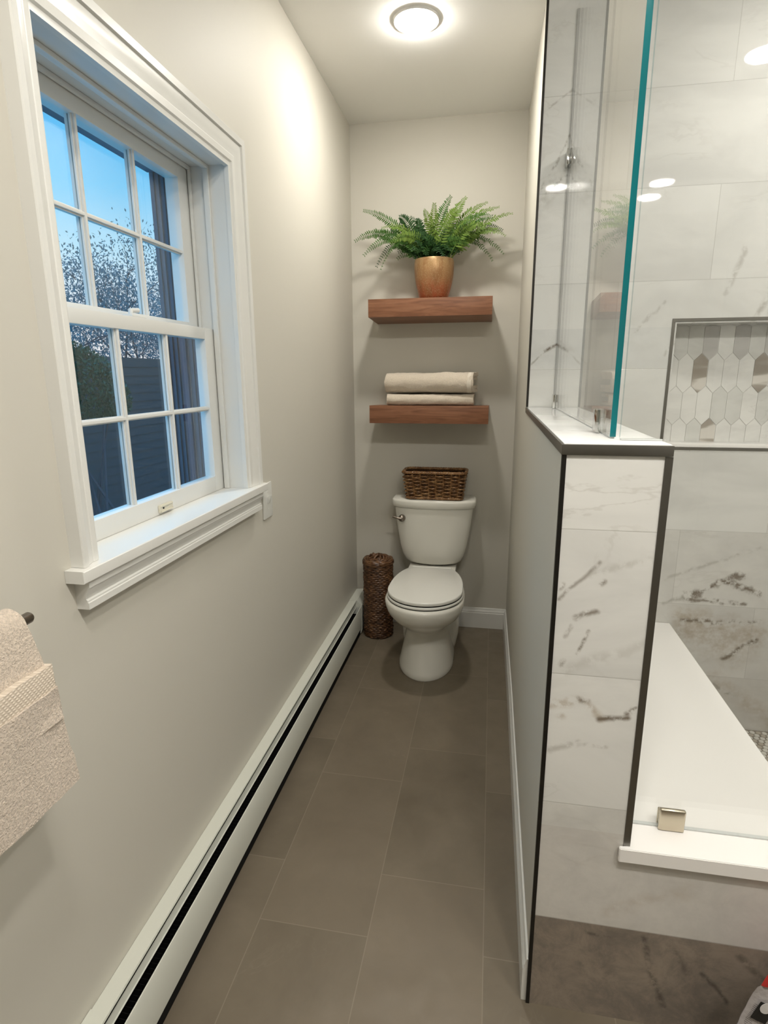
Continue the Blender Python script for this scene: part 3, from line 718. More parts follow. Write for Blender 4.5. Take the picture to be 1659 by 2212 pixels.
# ================================================================== WICKER
def rrect(cx, cy, hx, hy, r, n):
    """points evenly spaced round a rounded rectangle, with outward normals"""
    segs = []; L = 0
    parts = [('l', (hx, -(hy-r)), (hx, hy-r), (1, 0)), ('a', (hx-r, hy-r), 0), ('l', (hx-r, hy), (-(hx-r), hy), (0, 1)), ('a', (-(hx-r), hy-r), PI/2),
             ('l', (-hx, hy-r), (-hx, -(hy-r)), (-1, 0)), ('a', (-(hx-r), -(hy-r)), PI), ('l', (-(hx-r), -hy), (hx-r, -hy), (0, -1)), ('a', (hx-r, -(hy-r)), 1.5*PI)]
    lens = [math.dist(p[1], p[2]) if p[0] == 'l' else r*PI/2 for p in parts]; T = sum(lens); out = []
    for i in range(n):
        s = T*i/n; k = 0
        while s > lens[k]: s -= lens[k]; k += 1
        p = parts[k]; f = s/lens[k]
        if p[0] == 'l': x = p[1][0]+(p[2][0]-p[1][0])*f; y = p[1][1]+(p[2][1]-p[1][1])*f; nx, ny = p[3]
        else: a = p[2]+f*PI/2; nx, ny = math.cos(a), math.sin(a); x = p[1][0]+r*nx; y = p[1][1]+r*ny
        out.append((cx+x, cy+y, nx, ny))
    return out
def tank_basket():
    cx, cy, z0, H_ = -0.283, 3.058, 0.7985, 0.155
    root = thing('wicker_basket', 'open rectangular brown wicker basket on top of the toilet tank', 'basket', (cx, cy, z0))
    hx = lambda f: 0.146+0.018*f; hy = lambda f: 0.066+0.010*f
    n = 176; ns = 22
    bm = BM(); rows = 13
    for k in range(rows):
        f = (k+0.7)/(rows+0.6); z = z0+0.008+f*(H_-0.026)
        P = rrect(cx, cy, hx(f), hy(f), 0.022, n); pts = []
        for i, (x, y, nx, ny) in enumerate(P):
            w = 0.0062*math.sin(PI*ns*i/n+PI*k); pts.append((x+nx*w, y+ny*w, z+0.0008*math.sin(i*1.7+k)))
        tube(bm, pts, 0.0043, 6, closed=True)
    build('woven_side', bm, M['wicker'], root, 60)
    bm = BM()
    for j in range(ns):
        a = rrect(cx, cy, hx(0), hy(0), 0.022, ns)[j]; b = rrect(cx, cy, hx(1), hy(1), 0.022, ns)[j]
        tube(bm, [(a[0], a[1], z0+0.006), (b[0], b[1], z0+H_-0.012)], 0.0035, 6)
    build('stakes', bm, M['wicker'], root, 60)
    for nm, zc, f, amp, rad, ph in (('base_braid', z0+0.0085, 0.0, 0.004, 0.0046, 0), ('rim_braid', z0+H_-0.009, 1.0, 0.0048, 0.0052, 0)):
        bm = BM()
        for s in range(3):
            P = rrect(cx, cy, hx(f)+0.002, hy(f)+0.002, 0.024, n); pts = []
            for i, (x, y, nx, ny) in enumerate(P):
                a = 2*PI*(22*i/n)+s*2*PI/3; w = amp*math.cos(a); pts.append((x+nx*w, y+ny*w, zc+amp*0.8*math.sin(a)))
            tube(bm, pts, rad, 6, closed=True)
        build(nm, bm, M['wicker'], root, 60)
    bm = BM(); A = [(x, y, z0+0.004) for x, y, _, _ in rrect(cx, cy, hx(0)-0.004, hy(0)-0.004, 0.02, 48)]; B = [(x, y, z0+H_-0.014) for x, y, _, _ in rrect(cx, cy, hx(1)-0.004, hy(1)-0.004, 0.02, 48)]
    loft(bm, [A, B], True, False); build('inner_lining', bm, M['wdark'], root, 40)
tank_basket()
def tall_basket():
    cx, cy, R, H_ = -0.590, 3.005, 0.0815, 0.445
    root = thing('tall_wicker_canister', 'tall round brown wicker canister with lid on the floor left of the toilet', 'canister', (cx, cy, 0))
    n = 72; rows = 40; bm = BM()
    for k in range(rows):
        z = 0.008+k*(H_-0.030)/(rows-1); pts = []; rr = R*(1.0-0.012*math.cos(k*0.9))-0.004
        ph = random.uniform(0, 6)
        for i in range(n):
            a = 2*PI*i/n; w = 0.0024*math.sin(19*a+PI*k)+0.0010*math.sin(7*a+ph)
            pts.append((cx+(rr+w)*math.cos(a), cy+(rr+w)*math.sin(a), z+0.0016*math.sin(9*a+ph)))
        tube(bm, pts, 0.0060+0.0005*math.sin(k*2.1), 6, closed=True)
    build('woven_body', bm, M['seagrass'], root, 60)
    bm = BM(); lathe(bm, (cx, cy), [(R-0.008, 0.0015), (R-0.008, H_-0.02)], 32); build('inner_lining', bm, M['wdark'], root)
    bm = BM()
    for k, (r, z) in enumerate(((R-0.0005, H_-0.012), (R-0.001, H_-0.002), (R-0.006, H_+0.004), (R-0.020, H_+0.007), (R-0.034, H_+0.009), (R-0.048, H_+0.011), (R-0.062, H_+0.012))):
        pts = [(cx+(r+0.0015*math.sin(11*a+k))*math.cos(a), cy+(r+0.0015*math.sin(11*a+k))*math.sin(a), z+0.002*math.sin(8*a+k*2)) for a in [2*PI*i/60 for i in range(60)]]
        tube(bm, pts, 0.0078, 6, closed=True)
    lid = build('lid', bm, M['seagrass'], root, 60)
    bm = BM()
    for s in range(9):
        a = 2*PI*s/9+0.3; ca, sa = math.cos(a), math.sin(a); r1 = random.uniform(0.035, 0.060)
        pts = [(cx+0.010*ca, cy+0.010*sa, H_+0.014), (cx+0.4*r1*ca-0.006*sa, cy+0.4*r1*sa+0.006*ca, H_+random.uniform(.024, .036)), (cx+0.8*r1*ca, cy+0.8*r1*sa, H_+random.uniform(.022, .030)), (cx+r1*ca+0.008*sa, cy+r1*sa-0.008*ca, H_+0.014)]
        tube(bm, pts, [0.006, 0.0068, 0.006, 0.005], 6)
    build('knotted_top', bm, M['seagrass'], lid, 60)
tall_basket()

# ================================================================== SHELVES
S1, S2 = (-0.617, -0.012, 2.938, 1.726, 1.811), (-0.616, -0.012, 2.938, 1.206, 1.296)
def shelf(S, label, tilt):
    root = thing('floating_shelf', label, 'shelf', ((S[0]+S[1])/2, S[2], S[3]), 'walnut floating shelves')
    bm = BM(); fs = box(bm, S[0], S[1], S[2], YB-0.0008, S[3], S[4], 0.0015)
    for v in bm.verts: v.co.z -= tilt*(v.co.y-S[2])/(YB-S[2])
    build('board', bm, M['walnut'], root, 30)
shelf(S1, 'upper walnut floating shelf carrying the potted fern', 0.013)
shelf(S2, 'lower walnut floating shelf carrying the two folded towels', 0.009)

# ================================================================== FERN
def bez(a, b, c, t): return a*(1-t)**2+b*(2*t*(1-t))+c*t*t
def frond(base, ctrl, tip, width, mat, root, pairs=26, roll=0.0):
    bm = BM(); N = 14
    pts = [bez(base, ctrl, tip, i/N) for i in range(N+1)]
    tube(bm, pts, [0.0019*(1-0.75*i/N) for i in range(N+1)], 4)
    L = sum((pts[i+1]-pts[i]).length for i in range(N)); pairs = max(10, int(L/0.0112))
    for j in range(2, pairs+1):
        t = 0.12+0.88*j/pairs; p = bez(base, ctrl, tip, t); tan = (bez(base, ctrl, tip, min(1, t+.02))-bez(base, ctrl, tip, t-.02)).normalized()
        side = tan.cross(Vector((0, -1, 0.25)))
        if side.length < 0.2: side = tan.cross(Vector((1, 0, 0)))
        side.normalize(); side = Matrix.Rotation(roll, 3, tan) @ side; nor = side.cross(tan)
        env = (math.sin(PI*min(1, 0.18+0.82*t)**0.9)**0.6) if t < 0.97 else 0.25
        ln = width*(0.25+0.75*env)*(1.0-0.45*t)*random.uniform(0.85, 1.1); w = max(0.0020, min(0.0045, ln*0.155))
        for s in (-1, 1):
            d = (side*s+tan*0.35+nor*random.uniform(-0.40, 0.25)).normalized(); q = tan
            a = p; b = p+d*ln*0.35-q*w; c = p+d*ln*0.78-q*w*0.8; e = p+d*ln+nor*(-0.12*ln); f = p+d*ln*0.8+q*w*0.7; g = p+d*ln*0.35+q*w
            V = [bm.verts.new(v) for v in (a, b, c, e, f, g)]
            bm.faces.new((V[0], V[1], V[5])); bm.faces.new((V[1], V[2], V[4], V[5])); bm.faces.new((V[2], V[3], V[4]))
    return build('frond', bm, mat, root, 0, recalc=False)
def fern():
    cx, cy, z0 = -0.304, 3.052, S1[4]-0.0012
    root = thing('potted_fern', 'bushy green fern in a copper pot on the upper shelf', 'potted plant', (cx, cy, z0))
    bm = BM()
    pr = [(0.060, 0.0), (0.067, 0.001), (0.074, 0.018), (0.083, 0.050), (0.091, 0.085), (0.0965, 0.120), (0.0985, 0.150), (0.0975, 0.178), (0.0945, 0.190), (0.0900, 0.191), (0.0895, 0.175)]
    lathe(bm, (cx, cy), [(r, z0+z) for r, z in pr], 56, cap1=False); build('pot', bm, M['pot'], root, 60, 'copper-coloured tapered pot')
    bm = BM(); lathe(bm, (cx, cy), [(0.0885, z0+0.174), (0.04, z0+0.180), (0.005, z0+0.181)], 30); build('soil', bm, M['soil'], root)
    B = Vector((cx, cy, z0+0.172))
    # tips read off the plant: x, depth, z, bow height, width, shade
    T = [(-0.650, 3.02, 2.232, .05, .045, 1), (-0.690, 3.00, 2.092, .10, .050, 1), (-0.640, 2.97, 2.020, .14, .046, 1), (-0.610, 3.05, 2.130, .07, .055, 0), (-0.560, 2.98, 1.955, .17, .042, 1), (-0.600, 3.08, 1.985, .16, .040, 0),
         (-0.500, 2.93, 2.060, .09, .055, 2), (-0.545, 2.95, 2.135, .08, .060, 2), (-0.470, 3.00, 2.190, .05, .060, 0), (-0.430, 3.10, 2.215, .03, .05, 0), (-0.390, 3.03, 2.180, .05, .05, 0), (-0.520, 3.10, 2.165, .05, .05, 0),
         (-0.228, 3.05, 2.280, .02, .052, 1), (-0.155, 3.04, 2.270, .04, .055, 2), (-0.300, 2.98, 2.235, .02, .055, 2), (-0.345, 2.96, 2.205, .03, .050, 2), (-0.190, 2.96, 2.200, .05, .055, 2),
         (-0.055, 3.05, 2.245, .06, .055, 2), (0.000, 3.02, 2.215, .07, .055, 2), (0.062, 3.00, 2.180, .05, .058, 2), (0.035, 2.97, 2.080, .10, .055, 2), (0.030, 3.04, 2.015, .14, .046, 1), (-0.020, 3.06, 1.990, .15, .046, 1),
         (-0.060, 2.95, 2.120, .08, .058, 2), (-0.120, 2.92, 2.140, .07, .056, 2), (-0.105, 3.09, 2.165, .07, .05, 0), (0.020, 3.10, 2.130, .08, .05, 0), (-0.030, 3.00, 2.170, .07, .055, 1)]
    for i in range(34):
        a = 2*PI*i/34+random.uniform(-.15, .15); r = random.uniform(0.08, 0.24)
        x = cx+r*1.15*math.cos(a); y = min(3.165, cy+0.55*r*math.sin(a)); T.append((x, y, z0+random.uniform(0.19, 0.36), random.uniform(.02, .08), .045, 0 if random.random() < 0.7 else 1))
    for i in range(26):
        a = PI+PI*i/25 if i < 18 else random.uniform(0, 2*PI); r = random.uniform(0.05, 0.15)
        T.append((cx+r*1.2*math.cos(a), cy+0.8*r*math.sin(a)-0.02, z0+random.uniform(0.195, 0.275), random.uniform(.015, .05), .050, 0))
    for i, (x, y, z, bow, w, c) in enumerate(T):
        tip = Vector((x, y, z)); b = B+Vector((random.uniform(-.05, .05), random.uniform(-.04, .04), 0)); b.x = max(cx-.07, min(cx+.07, b.x+0.15*(x-cx)))
        ct = (b+tip)*0.5+Vector((0, -0.01, bow+0.05)); ct.y = min(ct.y, 3.13)
        frond(b, ct, tip, w*0.84, M['fern%d' % c], root, roll=random.uniform(-0.9, 0.9))
fern()

# ================================================================== FOLDED TOWELS
def ribbon(bm, path, th, x0, x1, seed, nx=34, amp=0.011, taper=None):
    """a thick cloth sheet following a (y, z) path, run along x"""
    P = [Vector((p[0], p[1])) for p in path]; n = len(P); up, dn = [], []
    for i in range(n):
        t = (P[min(i+1, n-1)]-P[max(i-1, 0)]).normalized(); nr = Vector((-t.y, t.x)); up.append(P[i]+nr*th/2); dn.append(P[i]-nr*th/2)
    poly = up+list(reversed(dn)); rings = []
    for k in range(nx+1):
        f = k/nx; x = x0+(x1-x0)*f; r = []
        e = 1-0.35*(max(0, 0.03-min(f, 1-f))/0.03)**2
        cy = sum(q.x for q in poly)/len(poly); cz = min(q.y for q in poly)
        for q in poly:
            nz = mnoise.noise(Vector((x*9+seed, q.x*14, q.y*14)))*amp
            nz2 = mnoise.noise(Vector((x*40+seed, q.x*60, q.y*60)))*amp*0.35
            yy = q.x+nz2-abs(nz)*0.3; zz = cz+(q.y-cz)*(1+nz*6)+nz2
            r.append((x+mnoise.noise(Vector((seed, q.x*30, q.y*30)))*0.004*(1 if f > .5 else -1)*(abs(f-.5)*2)**6, cy+(yy-cy)*(0.985+0.015*e), max(zz, cz)))
        rings.append(r)
    loft(bm, rings)
def arc(cy, cz, r, a0, a1, n): return [(cy+r*math.cos(a0+(a1-a0)*i/n), cz+r*math.sin(a0+(a1-a0)*i/n)) for i in range(n+1)]
def folded_towel(name, x0, x1, z0, h, yf, yb, label, seed, th, hem):
    root = thing(name, label, 'towel', ((x0+x1)/2, (yf+yb)/2, z0), 'folded beige towels on the lower shelf')
    R = (h-th)/2; zc = z0+h/2
    outer = [(yb-0.01, z0+th/2)]+[(yb-0.01-(yb-yf-R-0.02)*i/8, z0+th/2) for i in range(1, 8)]+arc(yf+R+th/2, zc, R, 1.5*PI, 0.5*PI, 14)+[(yf+R+th/2+(yb-yf-R-0.03)*i/8, z0+h-th/2) for i in range(1, 9)]
    bm = BM(); ribbon(bm, outer, th, x0, x1, seed); build('outer_fold', bm, M['towel'], root, 60)
    r2 = R-th*1.02
    if r2 > 0.006:
        inner = [(yb-0.02-(yb-yf-0.05)*i/8, zc-r2) for i in range(0, 8)]+arc(yf+R+th*0.6, zc, r2, 1.5*PI, 0.5*PI, 12)+[(yf+R+th*0.6+(yb-yf-0.07)*i/8, zc+r2) for i in range(1, 9)]
        bm = BM(); ribbon(bm, inner, th*0.9, x0+0.006, x1-0.004, seed+5, amp=0.002); build('inner_fold', bm, M['towel'], root, 60)
    # flat woven hem down the right edge
    if hem:
        bm = BM(); ribbon(bm, [p for p in outer if p[0] < yf+R+th/2+0.02 or p[1] > zc], th+0.003, x1-0.030, x1-0.010, seed, nx=6, amp=0.004); build('hem', bm, M['hem'], root, 60)
    if hem: root.rotation_euler.z = -0.11
    return root
folded_towel('folded_towel', -0.530, -0.088, S2[4]+0.0006, 0.054, 2.955, 3.16, 'beige folded towel lying directly on the lower shelf, under another towel', 3.1, 0.015, False)
folded_towel('folded_towel', -0.534, -0.080, S2[4]+0.0640, 0.096, 2.952, 3.16, 'thicker beige folded towel on top of the pair, hem at its right end', 8.4, 0.017, True)

# ================================================================== HEATER
def heater():
    y0, y1 = -0.60, 3.165; yc = 2.975
    root = thing('baseboard_heater', 'long pale enamel baseboard heater along the foot of the left wall', 'heater', (XL, 1.5, 0))
    X = XL+0.0008
    bm = BM(); profile_y(bm, [(X, 0.196), (X, 0.199), (X+0.030, 0.2035), (X+0.041, 0.2045), (X+0.0425, 0.201), (X+0.041, 0.197), (X+0.030, 0.2005)], y0, yc); build('top_cover', bm, M['heater'], root, 30)
    bm = BM(); profile_y(bm, [(X, 0.004), (X+0.004, 0.004), (X+0.004, 0.195), (X, 0.195)], y0, yc); build('back_plate', bm, M['darkgap'], root, 0)
    bm = BM(); profile_y(bm, [(X+0.0345, 0.1815), (X+0.0375, 0.1650), (X+0.0400, 0.1620), (X+0.0420, 0.1635), (X+0.0395, 0.1660), (X+0.0362, 0.1818)], y0, yc-0.002); build('damper_blade', bm, M['heater'], root, 30)
    bm = BM(); profile_y(bm, [(X+0.069, 0.047), (X+0.0715, 0.047), (X+0.0715, 0.1705), (X+0.0705, 0.1725), (X+0.0680, 0.1725), (X+0.0675, 0.1700)], y0, yc-0.001); build('front_panel', bm, M['heater'], root, 30)
    bm = BM()
    y = y0+0.02
    while y < yc-0.02: box(bm, X+0.008, X+0.060, y, y+0.0008, 0.075, 0.135); y += 0.012
    tube(bm, [(X+0.034, y0+0.01, 0.105), (X+0.034, yc-0.01, 0.105)], 0.011, 10); build('fin_element', bm, M['darkgap'], root, 0)
    # end cap box and near joiner
    pr = [(X, 0.006), (X+0.066, 0.006), (X+0.0735, 0.030), (X+0.0735, 0.176), (X+0.045, 0.2055), (X, 0.201)]
    bm = BM(); profile_y(bm, pr, yc, y1); build('end_cap', bm, M['heater'], root, 30)
    bm = BM(); profile_y(bm, [(X, 0.2), (X+0.0005, 0.2045), (X+0.044, 0.2085), (X+0.045, 0.204), (X+0.043, 0.2045)], 0.40, 0.775); build('joiner_cover', bm, M['heater'], root, 30)
    bm = BM(); box(bm, X+0.0610, X+0.0630, y0, yc-0.002, 0.0008, 0.060); build('toe_recess', bm, M['darkgap'], root, 0)  # added black plate, stands for the shade under the front panel
    for yb_ in (0.0, 1.2, 2.4, 2.9):
        bm = BM(); box(bm, X+0.004, X+0.046, yb_, yb_+0.012, 0.0008, 0.046); build('bracket', bm, M['darkgap'], root, 0)
heater()

# ================================================================== SHOWER: bench, niche, floor, glass
def shower():
    root = thing('shower_bench', 'long white quartz-topped shower bench beside the half wall', 'bench', (0.52, 1.7, 0.0))
    bm = BM(); box(bm, 0.3245, 0.732, YP+0.0115, YS-0.0015, 0.0362, 0.4395); build('bench_base', bm, M['marble_side'], root, 0)
    bm = BM()
    poly = [(0.301, YP-0.012), (0.735, YP-0.012), (0.735, YS-0.0012), (0.3242, YS-0.0012), (0.3242, YP-0.0025), (0.301, YP-0.0025)]
    prism(bm, poly, lambda x, y: (x, y, 0.4405), lambda x, y: (x, y, ZB)); bmesh.ops.bevel(bm, geom=[e for e in bm.edges], offset=0.0015, segments=2, affect='EDGES'); build('quartz_top', bm, M['quartz'], root, 30)
    bm = BM(); box(bm, 0.736, XE-0.001, YP, YP+0.12, 0.0, 0.13, 0.003); struct('trim_7', bm, M['quartz'])
    # mosaic shower floor
    bm = BM(); box(bm, 0.733, XE-0.001, YP+0.122, YS-0.001, 0.0005, 0.0300, mi=0)
    rr = random.Random(4); s = 0.0102
    j = 0; y = YP+0.14
    while y < YS-0.012:
        x = 0.750+(0.5*s*1.86 if j % 2 else 0)
        while x < 1.25:
            m_ = 1 if rr.random() < 0.8 else 2; hgt = 0.0325
            top = [(x+s*0.94*math.cos(PI/6+k*PI/3), y+s*0.94*math.sin(PI/6+k*PI/3), hgt) for k in range(6)]; bot = [(x+s*1.02*math.cos(PI/6+k*PI/3), y+s*1.02*math.sin(PI/6+k*PI/3), 0.0300) for k in range(6)]
            loft(bm, [bot, top], False, True, m_)
            x += s*1.86+0.0036
        y += s*1.62+0.0030; j += 1
    struct('floor_mosaic', bm, [M['grout_dark'], M['pebble0'], M['pebble1']], 0)
    # niche
    root = thing('shower_niche', 'recessed shower niche lined with picket mosaic tile and metal edging', 'niche', ((NX0+NX1)/2, YS, NZ0))
    yb = YS+ND+0.0115
    bm = BM(); box(bm, NX0+0.0005, NX1-0.0005, yb-0.004, yb-0.0005, NZ0+0.0005, NZ1-0.0005, mi=0)
    rr = random.Random(11); pw, ph = 0.0525, 0.147; cap = 0.027; yf = yb-0.0062; ytop = yb-0.0042
    pitch = ph-cap; zref = 1.522-ph/2; xref = 0.768
    for r in range(-4, 4):
        for c in range(-4, 9):
            xc = xref+c*pw+(0.5*pw if r % 2 else 0); zc_ = zref+r*pitch
            g = 0.0011
            poly = [(0, ph/2-g), (pw/2-g, ph/2-cap-g*.5), (pw/2-g, -ph/2+cap+g*.5), (0, -ph/2+g), (-pw/2+g, -ph/2+cap+g*.5), (-pw/2+g, ph/2-cap-g*.5)]
            poly = [(min(max(xc+a, NX0+0.002), NX1-0.002), min(max(zc_+b, NZ0+0.002), NZ1-0.002)) for a, b in poly]
            xs = [p[0] for p in poly]; zs = [p[1] for p in poly]
            if max(xs)-min(xs) < 0.004 or max(zs)-min(zs) < 0.004: continue
            q = []
            for p in poly:
                if not q or (abs(p[0]-q[-1][0])+abs(p[1]-q[-1][1])) > 1e-4: q.append(p)
            if len(q) > 1 and (abs(q[0][0]-q[-1][0])+abs(q[0][1]-q[-1][1])) <= 1e-4: q.pop()
            if len(q) < 3: continue
            h = rr.random(); m_ = 1 if h < 0.68 else 2
            if (c, r) in ((0, 0), (1, -2), (4, 0), (7, -1)): m_ = 3
            if r == 1: m_ = {-1: 2, 0: 4, 2: 4, 3: 2, 4: 4}.get(c, m_)
            prism(bm, q, lambda a, b: (a, ytop, b), lambda a, b: (a, yf, b), m_)
    build('picket_mosaic', bm, [M['grout'], M['tilewhite'], M['tilegrey'], M['tilebrown'], M['tilemid']], root, 0)
    bm = BM(); t = 0.006
    box(bm, NX0+0.0005, NX0+t, YS+0.0015, yb-0.0065, NZ0+0.012, NZ1-0.0005); box(bm, NX1-t, NX1-0.0005, YS+0.0015, yb-0.0065, NZ0+0.012, NZ1-0.0005); box(bm, NX0+t, NX1-t, YS+0.0015, yb-0.0065, NZ1-t, NZ1-0.0005)
    build('side_lining', bm, M['marble_back'], root, 0)
    bm = BM(); box(bm, NX0+0.0008, NX1-0.0008, YS+0.0005, yb-0.0065, NZ0+0.0005, NZ0+0.012, 0.001); build('sill', bm, M['quartz'], root)
    bm = BM(); e = 0.0105
    box(bm, NX0-e, NX0, YS-0.0022, YS-0.0002, NZ0+0.010, NZ1+e); box(bm, NX1, NX1+e, YS-0.0022, YS-0.0002, NZ0+0.010, NZ1+e)
    box(bm, NX0, NX1, YS-0.0022, YS-0.0002, NZ1, NZ1+e); box(bm, 0.326, XE-0.01, YS-0.0022, YS-0.0002, NZ0-e, NZ0)
    build('metal_edging', bm, M['trimmetal'], root, 0, 'brushed metal edging round the niche')
    # glass on the ledge, running back
    root = thing('side_glass_panel', 'frameless glass panel standing along the half wall ledge, green front edge', 'glass panel', (0.238, 1.75, ZL))
    gx0, gx1, zt = 0.2315, 0.2425, 2.62
    bm = BM(); box(bm, gx0, gx1, 1.198, YS-0.004, ZL+0.0035, zt); build('sheet', bm, M['glass'], root, 0)
    bm = BM(); box(bm, gx0, gx1, 1.1962, 1.1978, ZL+0.0035, zt); build('polished_edge', bm, M['gedge'], root, 0, 'green polished glass edge')
    bm = BM(); box(bm, gx0+0.002, gx1-0.002, 1.199, YS-0.005, ZL+0.0006, ZL+0.0033); build('bottom_seal', bm, M['gasket'], root, 0)
    bm = BM(); box(bm, gx0+0.001, gx1-0.001, YS-0.0038, YS-0.0006, ZL+0.0035, zt); build('wall_seal', bm, M['sealgrey'], root, 0)
    def clampbox(x0, x1, y0, y1, z0, z1): 
        b_ = BM(); box(b_, x0, x1, y0, y1, z0, z1, 0.003); return b_
    for (y0, y1, z1) in ((1.303, 1.350, ZL+0.050), (2.225, 2.272, ZL+0.050)):
        bm = BM(); box(bm, gx0-0.0095, gx0-0.0004, y0, y1, ZL+0.0006, z1, 0.0025); box(bm, gx1+0.0004, gx1+0.0095, y0, y1, ZL+0.0006, z1, 0.0025); build('clamp', bm, M['chrome'], root, 30, 'small chrome glass clamp')
    bm = BM(); box(bm, gx0-0.0095, gx0-0.0004, YS-0.050, YS-0.0006, 2.145, 2.195, 0.0025); box(bm, gx1+0.0004, gx1+0.0095, YS-0.050, YS-0.0006, 2.145, 2.195, 0.0025); build('clamp', bm, M['chrome'], root, 30, 'small chrome glass clamp')
    # front glass: notched over the ledge, down to the bench
    root = thing('front_glass_panel', 'clear front shower glass panel standing on the quartz bench', 'glass panel', (0.5, 1.170, ZB))
    fy0, fy1 = 1.165, 1.175
    poly = [(0.2445, zt), (0.2445, ZL+0.0035), (0.3265, ZL+0.0035), (0.3265, ZB+0.0035), (0.95, ZB+0.0035), (0.95, zt)]
    bm = BM(); prism(bm, poly, lambda x, z: (x, fy0, z), lambda x, z: (x, fy1, z)); build('sheet', bm, M['glass'], root, 0)
    bm = BM(); box(bm, 0.327, 0.734, fy0+0.001, fy1-0.001, ZB+0.0006, ZB+0.0033); build('bottom_seal', bm, M['gasket'], root, 0)
    bm = BM(); box(bm, 0.246, 0.321, fy0+0.001, fy1-0.001, ZL+0.0006, ZL+0.0033); build('ledge_seal', bm, M['gasket'], root, 0)
    bm = BM(); box(bm, 0.394, 0.447, fy0-0.0105, fy0-0.0004, ZB+0.0006, ZB+0.054, 0.004, seg=3); box(bm, 0.396, 0.445, fy1+0.0004, fy1+0.0070, ZB+0.0006, ZB+0.040, 0.003, seg=3); build('clamp', bm, M['nickel'], root, 40, 'square satin nickel glass clamp')
shower()

# ================================================================== SWITCH
def switch():
    root = thing('light_switch', 'white toggle light switch on the wall right of the window', 'light switch', (XL, 1.843, 1.028))
    bm = BM(); box(bm, XL+0.0005, XL+0.0060, 1.804, 1.882, 0.967, 1.089, 0.0022); build('cover_plate', bm, M['switch'], root, 30)
    bm = BM(); prism(bm, [(0.0062, 1.016), (0.0062, 1.040), (0.0175, 1.048), (0.0185, 1.043), (0.011, 1.020)], lambda a, z: (XL+a, 1.838, z), lambda a, z: (XL+a, 1.849, z)); build('toggle', bm, M['switch'], root, 30)
    for z in (0.998, 1.058):
        bm = BM(); rings = [[(XL+h, 1.843+r*math.cos(2*PI*i/12), z+r*math.sin(2*PI*i/12)) for i in range(12)] for r, h in ((0.0032, 0.0061), (0.0032, 0.0068), (0.001, 0.0072))]; loft(bm, rings); build('screw', bm, M['switch'], root)
switch()

# ================================================================== TOWEL BAR + TOWEL
def towel_bar():
    xb, zb = XL+0.075, 1.094
    root = thing('towel_bar', 'dark bronze towel bar on the left wall below the window', 'towel bar', (XL, 0.68, zb))
    bm = BM(); tube(bm, [(xb, 0.705, zb), (xb, 0.702, zb), (xb, 0.10, zb)], [0.007, 0.0088, 0.0088], 16); build('bar', bm, M['bronze'], root, 40)
    for y in (0.690, 0.125):
        bm = BM(); tube(bm, [(XL+0.0006, y, zb), (XL+0.006, y, zb), (XL+0.0065, y, zb), (xb-0.009, y, zb)], [0.020, 0.020, 0.008, 0.007], 16); build('post', bm, M['bronze'], root, 40)
    r2 = thing('hand_towel', 'oatmeal terry towel with a woven band draped over the bronze bar', 'towel', (xb, 0.42, zb))
    # draped body: thick sheet over the bar, in the x-z plane, run along y
    def drape(name, path, th, y0, y1, mat, parent, seed, amp, ny=44, flare=0.0, z_top=1.1):
        P = [Vector(p) for p in path]; n = len(P); up, dn = [], []
        for i in range(n):
            t = (P[min(i+1, n-1)]-P[max(i-1, 0)]).normalized(); nr = Vector((-t.y, t.x)); up.append(P[i]+nr*th/2); dn.append(P[i]-nr*th/2)
        poly = up+list(reversed(dn)); rings = []; bm = BM()
        for k in range(ny+1):
            f = k/ny; r = []
            for q in poly:
                y = y0+(y1-y0)*f
                y += flare*max(0.0, z_top-q.y)*(f-0.3)
                d = mnoise.noise(Vector((q.x*10, y*9+seed, q.y*9)))*amp+mnoise.noise(Vector((q.x*60, y*60+seed, q.y*60)))*amp*0.5
                r.append((max(q.x+d, XL+0.004), y+mnoise.noise(Vector((seed, q.y*25, 0.5)))*0.003, q.y+mnoise.noise(Vector((q.x*30, y*30, seed)))*0.002))
            rings.append(r)
        loft(bm, rings); return build(name, bm, mat, parent, 60)
    rb = 0.0088+0.0115
    over = [(xb-0.028, 0.85+0.02*i) for i in range(0, 11)]+arc(xb, zb+0.0005, rb, PI, 0, 12)+[(xb+rb+0.004+0.0035*i, zb-0.02*i-0.01) for i in range(0, 8)]
    drape('draped_layer', over, 0.015, 0.165, 0.668, M['towel2'], r2, 2.0, 0.003, flare=0.10, z_top=1.10)
    front = [(xb+0.048-0.0004*i, 0.830+i*0.021) for i in range(0, 9)]
    drape('front_fold', front, 0.022, 0.150, 0.676, M['towel2'], r2, 5.0, 0.004, flare=0.09, z_top=1.02)
    bandp = [(xb+0.045, 0.992), (xb+0.045, 1.005), (xb+0.0445, 1.020), (xb+0.043, 1.034)]
    drape('woven_band', bandp, 0.017, 0.152, 0.675, M['band'], r2, 5.0, 0.002, flare=0.09, z_top=1.02)
towel_bar()

